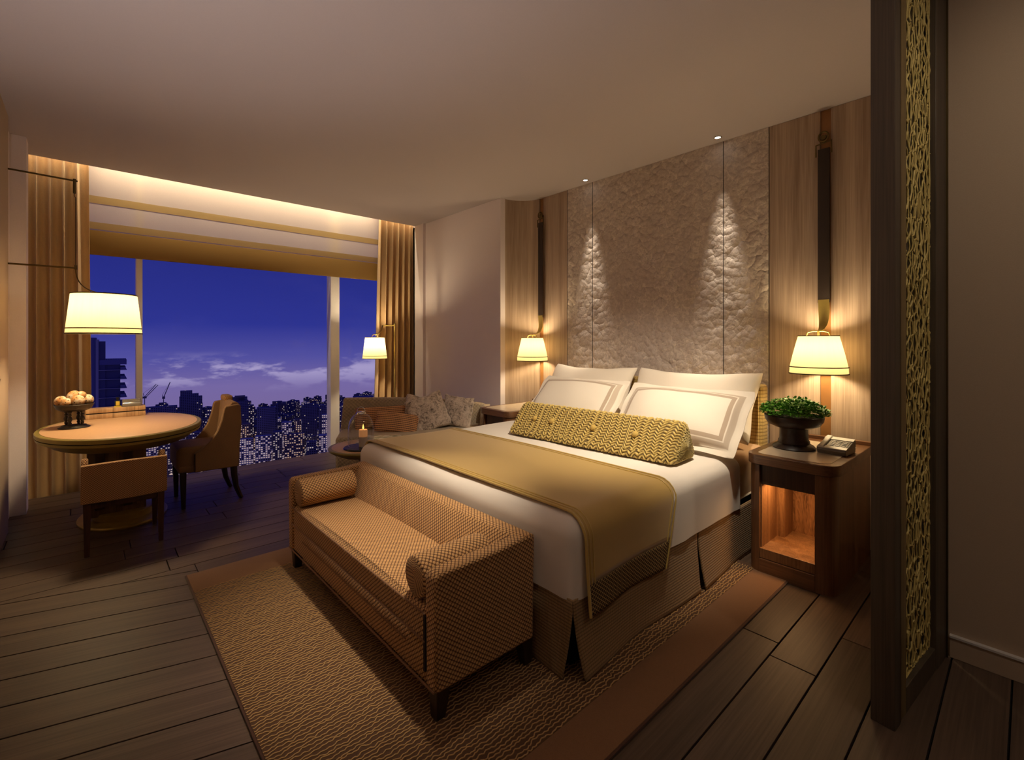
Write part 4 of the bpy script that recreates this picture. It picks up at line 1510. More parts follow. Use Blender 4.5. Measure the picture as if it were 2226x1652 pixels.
# ================================================================== WALL LAMPS
def sconce(label, y, ys):
    """leather strap lamp hanging in the slot; y strap centre, ys shade centre"""
    t = thing('strap_wall_lamp', label, 'wall lamp', (3.44, y, 1.04), group='strap wall lamps')
    zt = 2.50 - 1.04
    MB().rbox(-0.006, 0.004, -0.0325, 0.0325, 1.49 - 1.04, 2.46 - 1.04, 0.002).build('strap', M['leather'], t)
    br = MB()
    br.tube([(-0.006, -0.042, zt - 0.075), (-0.006, -0.042, zt), (-0.006, 0.042, zt - 0.012), (-0.006, 0.042, zt - 0.085)], 0.005, 8)
    br.build('bracket', M['brass_dark'], t)
    MB().tube([(-0.010, 0.026 * math.cos(a), zt + 0.032 + 0.030 * math.sin(a)) for a in [2 * PI * k / 24 for k in range(24)]], 0.006, 8, closed=True).build('ring', M['brass_dark'], t)
    pn = MB().lathe([(0.015, 0), (0.018, 0.01), (0.010, 0.03), (0.010, 0.045)], 16)
    pn.xf(Matrix.Translation((-0.004, 0.002, zt + 0.032)) @ Matrix.Rotation(PI / 2, 4, 'Y'))
    pn.build('wall_pin', M['brass_dark'], t)
    # brass arm: flat strip curving forward to the shade top
    path = [(-0.004, 0, 0.47), (-0.004, 0, 0.40), (-0.010, 0, 0.35), (-0.030, 0, 0.31), (-0.065, 0, 0.285), (-0.11, 0, 0.272)]
    wv = [0.030, 0.030, 0.027, 0.022, 0.016, 0.010]
    vs, fs = [], []
    for (px, py, pz), hw in zip(path, wv):
        kk = (0.47 - pz) / 0.2
        yo = (ys - y) * min(1, kk)
        vs += [(px - 0.003, yo - hw, pz), (px + 0.003, yo - hw, pz), (px + 0.003, yo + hw, pz), (px - 0.003, yo + hw, pz)]
    n = len(path)
    for i in range(n - 1):
        for k in range(4):
            k2 = (k + 1) % 4
            fs.append((i * 4 + k, (i + 1) * 4 + k, (i + 1) * 4 + k2, i * 4 + k2))
    fs += [(0, 1, 2, 3), tuple((n - 1) * 4 + k for k in (3, 2, 1, 0))]
    MB().add(vs, fs).build('arm', M['brass'], t, angle=50)
    sx, sy = -0.135, ys - y
    MB().tube([(sx - 0.005, sy - 0.062, 0.243), (sx - 0.005, sy - 0.056, 0.262), (sx, sy - 0.03, 0.270), (sx, sy + 0.03, 0.270), (sx - 0.005, sy + 0.056, 0.262), (sx - 0.005, sy + 0.062, 0.243)], 0.004, 8).build('hanger', M['brass'], t)
    MB().lathe([(0.006, 0.272), (0.006, 0.19)], 10, (sx, sy, 0)).build('stem', M['brass'], t)
    n = 60
    sh = MB()
    prof = [(0.152, 0.012), (0.150, 0.05), (0.135, 0.12), (0.118, 0.19), (0.106, 0.240)]
    for (r, z) in prof:
        for k in range(n * 2):
            a = PI * k / n
            rr_ = r * (1 + 0.006 * (1 if k % 2 else -1))
            sh.v.append((rr_ * math.cos(a), rr_ * math.sin(a), z))
    m2 = n * 2
    for i in range(len(prof) - 1):
        for k in range(m2):
            sh.f.append((i * m2 + k, i * m2 + (k + 1) % m2, (i + 1) * m2 + (k + 1) % m2, (i + 1) * m2 + k))
    s_o = sh.build('shade', M['shade'], t, angle=180)
    s_o.location = (sx, sy, 0)
    for (r, z, th) in ((0.1535, 0.012, 0.0035), (0.1525, 0.052, 0.0035), (0.107, 0.240, 0.003)):
        MB().tube([(r * math.cos(2 * PI * k / 48), r * math.sin(2 * PI * k / 48), z) for k in range(48)], th, 6, closed=True).build('trim_band', M['trimband'], s_o)
    light('bulb', 'POINT', (sx, sy, 0.150), SCONCE_W, WARM, t, shadow_soft_size=0.05)
    return t


SCONCE_W = 15.0
sconce('leather strap wall lamp with lit pleated shade above the near nightstand', 0.873, 0.868)
sconce('leather strap wall lamp with lit pleated shade by the window side of the bed', 3.360, 3.345)

# ================================================================== WINDOW DRESSING
def curtain(name, label, xa_t, xb_t, xa_b, xb_b, folds, y, amp, seed):
    rn = random.Random(seed)
    phs = [rn.uniform(-.5, .5) for _ in range(40)]
    def fn(u, v):
        z = -0.105 + (2.93 + 0.105) * v
        xa, xb = xa_b + (xa_t - xa_b) * min(1, max(0, v)) ** 0.8, xb_b + (xb_t - xb_b) * v
        x = xa + (xb - xa) * u
        ph = u * folds * 2 * PI
        k = int(u * folds) % 40
        s = math.sin(ph + 0.25 * math.sin(v * 3 + seed + u * 9))
        yy = y - amp * (abs(s) ** 0.7 * (1 if s > 0 else -1)) * (1 - 0.15 * phs[k])
        x += 0.012 * math.cos(ph) * (1 + 0.3 * phs[k])
        return (x, yy, z)
    o = MB().grid(fn, folds * 22 + 1, 44).build(name, M['curtain'], angle=80, solid=0.003)
    return tag(o, label, 'curtain', 'floor length curtains')


curtain('curtain', 'tan pleated floor-length curtain behind the round table, left end of the window', -0.400, 0.0, -0.400, 0.025, 5, 5.395, 0.050, 1)
curtain('curtain', 'tan pleated floor-length curtain behind the sofa, right end of the window', 2.660, 3.135, 2.590, 3.135, 6, 5.395, 0.050, 4)

bld = thing('roman_blind', 'sheer cream roman blind with tan bands across the top of the window', 'blind', (1.33, 5.495, 2.0))
bx0, bx1 = -0.06 - 1.33, 2.72 - 1.33
def bstrip(name, z0, z1, mat, y=0.0):
    MB().grid(lambda u, v: (bx0 + (bx1 - bx0) * u, y + 0.002 * math.sin(u * 40), z0 + (z1 - z0) * v), 60, 4).build(name, mat, bld, angle=80)
bstrip('sheer_panel', 0.20, 0.92, M['sheer'])
bstrip('band', 0.455, 0.520, M['sheer_band'], -0.003)
bstrip('band', 0.228, 0.290, M['sheer_band'], -0.003)
MB().rbox(bx0, bx1, -0.030, -0.012, 0.0, 0.214, 0.004).build('hem', M['blind_hem'], bld)

# ================================================================== OVAL TABLE GROUP
TZ = 0.655
TCX, TCY = 0.200, 4.350
tab = thing('oval_table', 'oval pedestal table with leather inlaid top and olive gold rim', 'table', (TCX, TCY, 0))
A_, B_ = 0.455, 0.625
def ell(prof, n=72):
    mb = MB()
    vs, fs = [], []
    for (ins, z) in prof:
        for k in range(n):
            a = 2 * PI * k / n
            vs.append(((A_ - ins) * math.cos(a), (B_ - ins) * math.sin(a), z))
    for i in range(len(prof) - 1):
        for k in range(n):
            k2 = (k + 1) % n
            fs.append((i * n + k, i * n + k2, (i + 1) * n + k2, (i + 1) * n + k))
    fs.append(tuple(range(n - 1, -1, -1)))
    fs.append(tuple((len(prof) - 1) * n + k for k in range(n)))
    return mb.add(vs, fs)
ell([(0.005, TZ - 0.030), (0.0, TZ - 0.026), (0.0, TZ - 0.004), (0.004, TZ)]).build('rim', M['olive'], tab)
ell([(0.008, TZ - 0.034), (0.008, TZ - 0.030)]).build('shadow_line', M['blackgap'], tab, smooth=False)
ell([(0.085, TZ - 0.100), (0.070, TZ - 0.092), (0.035, TZ - 0.066), (0.006, TZ - 0.050), (0.003, TZ - 0.034)]).build('apron', M['olive'], tab)
ell([(0.026, TZ - 0.002), (0.026, TZ + 0.0015), (0.028, TZ + 0.0025)]).build('inlay', M['tabletop'], tab)
px0, px1 = 0.0 - TCX, 0.318 - TCX
ped = MB().rbox(px0, px1, -0.10, 0.16, 0.05, TZ - 0.095, 0.006).build('pedestal', M['pedestal'], tab)
for k in range(4):
    xx = px0 + 0.04 + k * 0.075
    MB().rbox(xx, xx + 0.052, -0.108, -0.099, 0.10, TZ - 0.12, 0.003).build('pedestal_panel', M['walnut_dark'] if k % 2 == 0 else M['pedestal'], ped)
MB().lathe([(0.250, 0.0), (0.252, 0.010), (0.245, 0.018)], 56, (0.0, 0.03, 0), sx=1.0, sy=1.38).build('base_plate', M['base_gold'], tab)
MB().lathe([(0.172, 0.017), (0.172, 0.060), (0.165, 0.066)], 48, (0.0, 0.03, 0), sx=1.0, sy=1.3).build('base_drum', M['base_gold'], tab)

# riser box at the back of the table
rs = thing('desk_riser', 'low wooden box riser with a dark gap at the back of the oval table', 'desk box', (0.172, 4.80, TZ + 0.003))
MB().rbox(-0.178, 0.178, -0.055, 0.055, 0.0, 0.036, 0.002).build('lower_box', M['riserwood'], rs)
MB().rbox(-0.174, 0.174, -0.050, 0.050, 0.036, 0.044, 0.001).build('gap', M['blackgap'], rs)
MB().rbox(-0.178, 0.178, -0.055, 0.055, 0.044, 0.076, 0.002).build('lid', M['riserwood'], rs)
for xx in (-0.02, 0.06, 0.11):
    MB().box(xx, xx + 0.0015, -0.0562, -0.054, 0.0, 0.076).build('joint', M['blackgap'], rs, smooth=False)
RZ = TZ + 0.003 + 0.076
bt = thing('ink_bottle', 'small black bottle with a yellow label on the wooden riser', 'bottle', (0.180, 4.785, RZ))
MB().rbox(-0.018, 0.018, -0.014, 0.014, 0.0, 0.050, 0.003).build('body', M['black'], bt)
MB().rbox(-0.011, 0.012, -0.0165, -0.0135, 0.012, 0.046, 0.001).build('label', M['yellow'], bt)
MB().rbox(-0.022, 0.022, -0.017, 0.017, 0.0, 0.008, 0.002).build('foot', M['yellow'], bt)
MB().lathe([(0.008, 0.05), (0.008, 0.064), (0.011, 0.065), (0.011, 0.078)], 14).build('cap', M['black'], bt)
sb = thing('silver_box', 'small ribbed silver box at the end of the wooden riser', 'box', (0.262, 4.79, RZ))
MB().rbox(-0.055, 0.060, -0.03, 0.03, 0.0, 0.022, 0.003).build('base', M['grey'], sb)
MB().prism_x([(-0.030, 0.014), (0.030, 0.014), (0.032, 0.052), (0.010, 0.056), (-0.026, 0.030)], -0.055, 0.060).build('cover', M['silver'], sb, bevel=0.003)
for k in range(2):
    MB().prism_x([(-0.022 + 0.015 * k, 0.034 + 0.0105 * k), (-0.016 + 0.015 * k, 0.0385 + 0.0105 * k), (-0.0165 + 0.015 * k, 0.041 + 0.0105 * k), (-0.0225 + 0.015 * k, 0.0365 + 0.0105 * k)], -0.053, 0.058).build('rib', M['grey'], sb, smooth=False)

# footed bowl with speckled balls
BXc, BYc = -0.062, 4.390
bw = thing('footed_bowl', 'black iron bowl on four turned legs, on the oval table', 'bowl', (BXc, BYc, TZ + 0.003))
MB().lathe([(0.082, 0.0), (0.084, 0.004), (0.066, 0.014), (0.064, 0.018)], 36).build('foot', M['iron'], bw)
for k in range(4):
    a = PI / 4 + k * PI / 2 + 0.3
    MB().lathe([(0.009, 0.014), (0.007, 0.026), (0.011, 0.034), (0.007, 0.042), (0.013, 0.058), (0.013, 0.066), (0.007, 0.082), (0.011, 0.090), (0.007, 0.098), (0.013, 0.110), (0.010, 0.118)], 12, (0.046 * math.cos(a), 0.046 * math.sin(a), 0)).build('turned_leg', M['iron'], bw)
MB().lathe([(0.030, 0.113), (0.070, 0.117), (0.092, 0.132), (0.100, 0.150), (0.104, 0.160), (0.101, 0.162), (0.094, 0.152), (0.070, 0.132), (0.02, 0.126)], 40).build('dish', M['iron'], bw)
balls = [(-0.058, -0.032, 0.176, 0.037), (0.052, -0.030, 0.178, 0.038), (0.0, -0.058, 0.170, 0.030), (-0.050, 0.040, 0.180, 0.038), (0.048, 0.045, 0.178, 0.036), (0.0, 0.0, 0.206, 0.038), (-0.030, 0.018, 0.204, 0.028), (0.035, 0.012, 0.212, 0.028), (0.0, 0.062, 0.180, 0.034)]
plc = ['front left', 'front right', 'front middle', 'back left', 'back right', 'topmost', 'upper left', 'upper right', 'rear middle']
for (x, y, z, r), pn_ in zip(balls, plc):
    bm = bmesh.new()
    bmesh.ops.create_icosphere(bm, subdivisions=3, radius=r)
    for q in bm.verts:
        q.co *= 1 + 0.03 * noise.noise(q.co * 60)
        q.co.z *= 0.94
    o = MB().bm(bm).build('decorative_ball', M['speckle'], angle=180)
    ca, sa = math.cos(0.83), math.sin(0.83)
    # camera-facing frame so the heap reads the same from the room side
    o.location = (BXc + x * 0.72 + y * 0.66, BYc + y * 0.75 - x * 0.45, TZ + 0.003 + z * 1.03)
    o.scale = (1.06, 1.06, 1.06)
    o.rotation_euler = (random.uniform(0, 3), random.uniform(0, 3), random.uniform(0, 3))
    tag(o, 'speckled brown and cream ball, %s of the heap in the black bowl' % pn_, 'ball', 'speckled balls in the bowl')

# ---- hanging swing-arm lamp above the table
LX, LY = 0.092, 4.205
ln = thing('swing_arm_lamp', 'large lit drum shade lamp on twin wall arms above the oval table', 'lamp', (-0.38, 4.46, 1.30))
lo = (-0.38, 4.46, 1.30)
def lw_(mb):
    return off(mb, lo)
E1 = (-0.045, 4.42)
lw_(MB().tube([(-0.379, 4.47, 2.372), (E1[0], E1[1], 2.352)], 0.006, 8)).build('upper_arm', M['brass_dark'], ln)
lw_(MB().tube([(-0.379, 4.47, 1.755), (E1[0] - 0.012, E1[1], 1.752)], 0.006, 8)).build('lower_arm', M['brass_dark'], ln)
lw_(MB().rbox(E1[0] - 0.024, E1[0] - 0.008, E1[1] - 0.010, E1[1] + 0.010, 2.265, 2.365, 0.003)).build('clip', M['brass_dark'], ln)
lw_(MB().tube([(E1[0] - 0.016, E1[1], 2.27), (E1[0] - 0.018, E1[1], 2.25), (E1[0] - 0.010, E1[1], 2.235), (E1[0] - 0.010, E1[1], 1.77)], 0.0022, 6)).build('cable', M['leather'], ln)
lw_(MB().rbox(E1[0] - 0.018, E1[0] - 0.002, E1[1] - 0.008, E1[1] + 0.008, 1.742, 1.772, 0.002)).build('joint', M['brass_dark'], ln)
def arcpath(oy):
    P0, P1, P2, P3 = Vector((E1[0] - 0.01, E1[1] + oy, 1.745)), Vector((E1[0] - 0.01, E1[1] + oy, 1.64)), Vector((0.0, 4.33 + oy, 1.585)), Vector((LX, LY + oy, 1.568))
    return [P0 * (1 - t) ** 3 + P1 * 3 * t * (1 - t) ** 2 + P2 * 3 * t * t * (1 - t) + P3 * t ** 3 for t in [k / 14 for k in range(15)]]
for oy in (-0.007, 0.007):
    lw_(MB().tube(arcpath(oy), 0.0035, 6)).build('curved_rod', M['brass_dark'], ln)
lw_(MB().lathe([(0.03, 1.556), (0.03, 1.566), (0.008, 1.575), (0.008, 1.58)], 20, (LX, LY, 0))).build('finial', M['brass_dark'], ln)


def drum(parent, c, rb, rt, h, es=None, pl=70, trims=True, shade_m='shade'):
    sh = MB()
    prof = [(rb, 0.0), (rb - (rb - rt) * .16, h * .16), (rb - (rb - rt) * .4, h * .4), (rb - (rb - rt) * .7, h * .7), (rt, h)]
    m2 = pl * 2
    for (r, z) in prof:
        for k in range(m2):
            a = 2 * PI * k / m2
            rr_ = r * (1 + 0.004 * (1 if k % 2 else -1))
            sh.v.append((rr_ * math.cos(a), rr_ * math.sin(a), z))
    for i in range(len(prof) - 1):
        for k in range(m2):
            sh.f.append((i * m2 + k, i * m2 + (k + 1) % m2, (i + 1) * m2 + (k + 1) % m2, (i + 1) * m2 + k))
    o = sh.build('shade', M[shade_m], parent, angle=180)
    o.location = c
    for (r, z, th) in ((rb * 1.005, 0.0, rb * .022), ((rb - (rb - rt) * .13) * 1.005, h * .13, rb * .019), (rt * 1.005, h, rb * .019)):
        MB().tube([(r * math.cos(2 * PI * k / 56), r * math.sin(2 * PI * k / 56), z) for k in range(56)], th, 6, closed=True).build('trim_band', M['trimband'], o)
    # spider that carries the shade
    for k in range(3):
        a = 2 * PI * k / 3 + 0.4
        MB().tube([(0, 0, h - 0.004), (rt * math.cos(a), rt * math.sin(a), h - 0.002)], 0.0025, 6).build('spoke', M['brass_dark'], o)
    return o


drum(ln, (LX - lo[0], LY - lo[1], 0.0), 0.198, 0.172, 0.262)
lw_(MB().lathe([(0.012, 1.553), (0.170, 1.556)], 40, (LX, LY, 0), cap=False)).build('diffuser', M['diffuser'], ln)
light('bulb', 'POINT', (LX - lo[0], LY - lo[1], 0.190), 36.0, WARM, ln, shadow_soft_size=0.09)

# ---- reading lamp by the sofa
fl_ = thing('floor_lamp', 'slim brass reading lamp with small lit shade behind the sofa', 'floor lamp', (2.676, 5.0, 0))
MB().lathe([(0.11, 0.0), (0.112, 0.012), (0.10, 0.02), (0.012, 0.026)], 32).build('base', M['brass'], fl_)
MB().lathe([(0.0085, 0.02), (0.0085, 1.444)], 12).build('pole', M['brass'], fl_)
MB().lathe([(0.012, 1.435), (0.013, 1.447), (0.006, 1.462)], 12).build('pole_cap', M['brass'], fl_)
sxy = (-0.205, 0.09)
MB().tube([(0, 0, 1.432), (-0.10, 0.05, 1.430), (-0.125, 0.058, 1.43)], 0.006, 8).build('arm', M['brass'], fl_)
MB().tube([(-0.125, 0.058, 1.43), (-0.135, 0.062, 1.38), (-0.165, 0.075, 1.335), (sxy[0], sxy[1], 1.322)], 0.007, 8).build('curved_rod', M['brass_dark'], fl_)
MB().tube([(sxy[0] - 0.04, sxy[1], 1.292), (sxy[0] - 0.03, sxy[1], 1.318), (sxy[0], sxy[1], 1.326), (sxy[0] + 0.03, sxy[1], 1.318), (sxy[0] + 0.04, sxy[1], 1.292)], 0.004, 8).build('hanger', M['brass_dark'], fl_)
drum(fl_, (sxy[0], sxy[1], 1.046), 0.138, 0.108, 0.244, pl=40)
light('bulb', 'POINT', (sxy[0], sxy[1], 1.22), 22.0, WARM, fl_, shadow_soft_size=0.03)

# ================================================================== CHAIRS
# low-backed chair, back towards the room
ch1 = thing('low_back_chair', 'low-backed woven tan chair with red-brown legs, its back to the room', 'chair', (0.174, 3.84, 0))
co = (0.174, 3.84, 0)
def curved_back(u, v, y0, sgn):
    x = -0.026 + 0.402 * u
    z = 0.308 + (0.222 + 0.006 * math.sin(u * PI)) * v
    y = y0 - 0.016 * math.sin(u * PI) - 0.012 * v
    return (x - co[0], y - co[1], z)
mbk = MB()
NB = 24
mbk.grid(lambda u, v: curved_back(u, v, 3.648, 1), NB, 10)
k = len(mbk.v)
mbk.grid(lambda u, v: curved_back(u, v, 3.690, 1), NB, 10)
nf = (NB - 1) * 9
mbk.f = mbk.f[:nf] + [tuple(reversed(f)) for f in mbk.f[nf:]]
idx = [i for i in range(NB)] + [j * NB + NB - 1 for j in range(1, 10)] + [9 * NB + i for i in range(NB - 2, -1, -1)] + [j * NB for j in range(8, 0, -1)]
for a in range(len(idx)):
    b_ = (a + 1) % len(idx)
    mbk.f.append((idx[b_], idx[a], idx[a] + k, idx[b_] + k))
mbk.build('back', M['chairfab'], ch1, angle=50, bevel=0.004)
off(MB().softbox(-0.02, 0.368, 3.69, 4.06, 0.30, 0.395, 0.03, 0.03, 0.01), co).build('seat', M['chairfab'], ch1)
for x in (-0.024, 0.340):
    off(MB().prism_x([(3.68, 0.31), (4.02, 0.31), (4.02, 0.395), (3.90, 0.42), (3.80, 0.48), (3.73, 0.556), (3.71, 0.562), (3.68, 0.53)], x, x + 0.032), co).build('wing', M['chairfab'], ch1, bevel=0.008)
off(MB().rbox(-0.012, 0.36, 3.664, 3.690, 0.270, 0.308, 0.003), co).build('rear_rail', M['leg_red'], ch1)
off(MB().rbox(-0.012, 0.36, 4.02, 4.045, 0.270, 0.300, 0.003), co).build('front_rail', M['leg_red'], ch1)
for (x, y, dy) in ((0.002, 3.675, -0.012), (0.346, 3.675, -0.012), (0.002, 4.03, 0), (0.346, 4.03, 0)):
    off(taper_leg(MB(), x, y, 0.31, 0.036, 0.024, 0, dy), co).build('leg', M['leg_red'], ch1, smooth=False, bevel=0.002)

# sweeping-arm side chair facing the table
ch2 = thing('scoop_arm_chair', 'brown upholstered side chair with scooped arms facing the oval table', 'chair', (0.72, 4.42, 0))
c2 = (0.72, 4.42, 0)
off(MB().softbox(0.492, 0.86, 4.222, 4.622, 0.300, 0.452, 0.04, 0.035, 0.01), c2).build('seat', M['chairfab2'], ch2)
off(MB().rbox(0.505, 0.88, 4.215, 4.630, 0.262, 0.315, 0.010), c2).build('seat_rail', M['chairfab2'], ch2)
sp_ = [(0.600, 0.262), (0.600, 0.405), (0.655, 0.440), (0.705, 0.490), (0.745, 0.555), (0.775, 0.640), (0.790, 0.722), (0.800, 0.742), (0.885, 0.752), (0.905, 0.742), (0.912, 0.60), (0.898, 0.40), (0.892, 0.262)]
for y in (4.196, 4.606):
    off(MB().prism_y(sp_, y, y + 0.034), c2).build('arm', M['chairfab2'], ch2, bevel=0.008)
bk = [(0.800, 0.42), (0.825, 0.60), (0.838, 0.745), (0.850, 0.765), (0.880, 0.768), (0.903, 0.75), (0.910, 0.60), (0.892, 0.30), (0.83, 0.30)]
off(MB().prism_y(bk, 4.23, 4.606), c2).build('back', M['chairfab2'], ch2, bevel=0.006)
off(MB().rbox(0.838, 0.902, 4.44, 4.60, 0.752, 0.800, 0.016, 3), c2).build('head_roll', M['chairfab'], ch2)
off(MB().box(0.597, 0.600, 4.194, 4.20, 0.268, 0.40), c2).build('slit', M['slit'], ch2, smooth=False)
for (x, y) in ((0.530, 4.225), (0.530, 4.610)):
    off(taper_leg(MB(), x, y, 0.275, 0.042, 0.026, 0.004, 0), c2).build('leg', M['leg'], ch2, smooth=False, bevel=0.002)
for y in (4.228, 4.608):
    off(MB().tube([(0.862, y, 0.285), (0.866, y, 0.20), (0.880, y, 0.10), (0.905, y, 0.03), (0.918, y, 0.002)], [0.026, 0.024, 0.020, 0.017, 0.016], 8), c2).build('leg', M['leg'], ch2)

# ================================================================== SOFA GROUP
SR = math.atan2(-0.471, 0.882)
sofa = thing('corner_sofa', 'tweed sofa set at an angle in the window corner', 'sofa', (2.28, 3.86, 0), SR)
seat = MB().prism([(-0.68, -0.24), (0.50, -0.24), (0.60, -0.06), (0.66, 0.20), (-0.68, 0.20)], 0.10, 0.425)
seat.build('seat', M['sofa'], sofa, bevel=0.025)
def sback(u, v, f):
    x = -0.69 + 1.40 * u
    zt = 0.705 - 0.02 * u - 0.075 * u ** 3
    z = 0.10 + (zt - 0.10) * v
    tilt = 0.05 * v
    edge = 0.02 * (1 - v) * (1 if u < 0.01 else 0)
    return (x - edge + (0.03 * v if u == 0 else 0), (0.165 if f else 0.265) + tilt + (0.02 * math.sin(v * PI) if f == 0 else 0), z)
sbm = MB()
sbm.grid(lambda u, v: sback(u, v, 1), 30, 14)
k = len(sbm.v)
sbm.grid(lambda u, v: sback(u, v, 0), 30, 14)
nf = 29 * 13
sbm.f = sbm.f[:nf] + [tuple(reversed(f)) for f in sbm.f[nf:]]
idx = [i for i in range(30)] + [j * 30 + 29 for j in range(1, 14)] + [13 * 30 + i for i in range(28, -1, -1)] + [j * 30 for j in range(12, 0, -1)]
for a in range(len(idx)):
    b_ = (a + 1) % len(idx)
    sbm.f.append((idx[b_], idx[a], idx[a] + k, idx[b_] + k))
sbm.build('back', M['sofa'], sofa, angle=50, bevel=0.015)
# scrolled end at the bed side
def send(u, v):
    t = u
    cx_, cy_ = 0.700 - 0.05 * t - 0.04 * math.sin(t * PI), 0.24 - 0.30 * t
    z = 0.10 + (0.505 - 0.10 * t * t) * v
    return (cx_ + 0.03 * v, cy_, z)
MB().grid(send, 18, 10).build('end_arm', M['sofa'], sofa, angle=80, solid=0.06)
for (x, y) in ((-0.64, -0.20), (-0.64, 0.22), (0.48, -0.20), (0.62, 0.20)):
    taper_leg(MB(), x, y, 0.11, 0.04, 0.03).build('leg', M['leg'], sofa, smooth=False)


def sofa_cushion(name, label, mat, lx, ly, z, w_, h_, t_, roll, lean, seed, group, yaw=0.0):
    o = pillow_mesh(w_, h_, t_, 0.0, pinch=0.10 if mat is M['shag'] else 0.04, seed=seed, n=30).build(name, mat, angle=80)
    if mat is M['shag']:
        for q in o.data.vertices:
            q.co += q.normal * 0.010 * noise.noise(q.co * 22 + Vector((seed, 0, 0)))
    ca, sa = math.cos(SR), math.sin(SR)
    wx_, wy_ = 2.28 + lx * ca - ly * sa, 3.86 + lx * sa + ly * ca
    xa = Vector((math.cos(SR + yaw), math.sin(SR + yaw), 0))
    back = Vector((-math.sin(SR + yaw), math.cos(SR + yaw), 0))
    up_ = (Vector((0, 0, 1)) * math.cos(lean) + back * math.sin(lean))
    xr = xa * math.cos(roll) + up_ * math.sin(roll)
    yr = up_ * math.cos(roll) - xa * math.sin(roll)
    orient(o, (wx_, wy_, z), xr, yr)
    return tag(o, label, 'cushion', group)


sofa_cushion('corded_cushion', 'long striped corded cushion leaning on the sofa back', M['cord'], -0.31, 0.125, 0.525, 0.48, 0.215, 0.09, 0.03, 0.22, 1, 'corded cushions')
sofa_cushion('corded_cushion', 'striped corded cushion tilted on the sofa seat, in front of another', M['cord'], -0.17, -0.05, 0.500, 0.38, 0.195, 0.10, -0.17, 0.42, 2, 'corded cushions')
sofa_cushion('fur_cushion', 'cream crushed-fur cushion standing on its corner, nearest the striped ones', M['shag'], 0.12, 0.03, 0.565, 0.36, 0.36, 0.14, 0.34, 0.25, 3, 'fur cushions')
sofa_cushion('fur_cushion', 'cream crushed-fur cushion at the bed end of the sofa', M['shag'], 0.40, 0.07, 0.565, 0.31, 0.31, 0.13, -0.12, 0.22, 4, 'fur cushions', yaw=-0.5)
sofa_cushion('fur_cushion', 'cream crushed-fur cushion wedged behind the other fur cushion', M['shag'], 0.045, 0.13, 0.575, 0.30, 0.30, 0.11, -0.18, 0.18, 6, 'fur cushions')

# round side table
stx, sty, stz = 1.590, 3.400, 0.452
st_ = thing('round_side_table', 'round wooden side table with olive rim between bed and sofa', 'side table', (stx, sty, 0))
MB().lathe([(0.20, stz - 0.060), (0.245, stz - 0.040), (0.275, stz - 0.022), (0.282, stz - 0.010), (0.280, stz - 0.002), (0.274, stz)], 56).build('rim', M['olive'], st_)
MB().lathe([(0.001, stz + 0.0015), (0.255, stz + 0.0015), (0.258, stz - 0.001)], 56, cap=False).build('inlay', M['tabletop'], st_)
MB().lathe([(0.15, 0.0), (0.15, 0.012), (0.05, 0.03), (0.035, 0.06), (0.030, 0.20), (0.045, 0.33), (0.12, stz - 0.055), (0.19, stz - 0.055)], 36).build('pedestal', M['walnut_dark'], st_)

cx_, cy_ = 1.510, 3.335
cd = thing('candle_cloche', 'glass bell jar with ring handle on a dark tray on the round side table', 'bell jar', (cx_, cy_, stz + 0.002))
MB().lathe([(0.122, 0.0), (0.126, 0.006), (0.120, 0.013), (0.095, 0.012), (0.001, 0.010)], 40).build('tray', M['tray'], cd)
MB().lathe([(0.093, 0.014), (0.093, 0.13), (0.089, 0.175), (0.078, 0.210), (0.058, 0.240), (0.034, 0.258), (0.030, 0.262)], 40, cap=False).build('dome', M['dome'], cd)
MB().lathe([(0.001, 0.272), (0.026, 0.270), (0.034, 0.264), (0.036, 0.258), (0.033, 0.254)], 28, cap=False).build('collar', M['steel'], cd)
MB().tube([(0.028 * math.cos(a) * FY, -0.028 * math.cos(a) * FX, 0.272 + 0.034 * math.sin(a)) for a in [PI * k / 14 for k in range(15)]], 0.0032, 8).build('ring_handle', M['steel'], cd)
cn = thing('pillar_candle', 'lit cream pillar candle inside the glass bell jar', 'candle', (cx_ + 0.012, cy_ - 0.010, stz + 0.0135))
MB().lathe([(0.030, 0.0), (0.031, 0.004), (0.031, 0.075)], 28).build('wax', M['wax'], cn)
MB().lathe([(0.031, 0.075), (0.031, 0.122), (0.029, 0.127), (0.020, 0.124), (0.001, 0.121)], 28, cap=False).build('melting_top', M['wax_glow'], cn)
MB().lathe([(0.0012, 0.120), (0.0012, 0.134)], 6).build('wick', M['black'], cn)
MB().lathe([(0.001, 0.128), (0.0055, 0.134), (0.0065, 0.141), (0.0045, 0.152), (0.0018, 0.163), (0.0004, 0.170)], 14).build('flame', M['flame'], cn)
light('candle_light', 'POINT', (0, 0, 0.148), 0.25, AMBER, cn, shadow_soft_size=0.008)

mg1 = tag(MB().rbox(-0.145, 0.145, -0.105, 0.105, 0.0, 0.009, 0.002).build('book', M['offwhite']), 'pale book lying under the magazine on the round side table', 'book')
mg1.location = (1.715, 3.455, stz + 0.002)
mg1.rotation_euler = (0, 0, -0.95)
mg2 = thing('magazine', 'glossy magazine with a green and white cover on the round side table', 'magazine', (1.748, 3.490, stz + 0.0115), -0.75)
MB().rbox(-0.135, 0.135, -0.100, 0.100, 0.0, 0.010, 0.002).build('pages', M['offwhite'], mg2)
MB().rbox(-0.137, 0.137, -0.102, 0.102, 0.010, 0.0125, 0.0008).build('cover', M['magazine'], mg2)

# ================================================================== CITY
GZ = -212.0


def cpos(u, d):
    r = (u - 1113.0) / 1021.0 * d
    return d * FX + r * FY, d * FY - r * FX


def zat(v, d):
    return EYE - (v - 741.0) / 1021.0 * d


def mper(d):
    return d / 1021.0


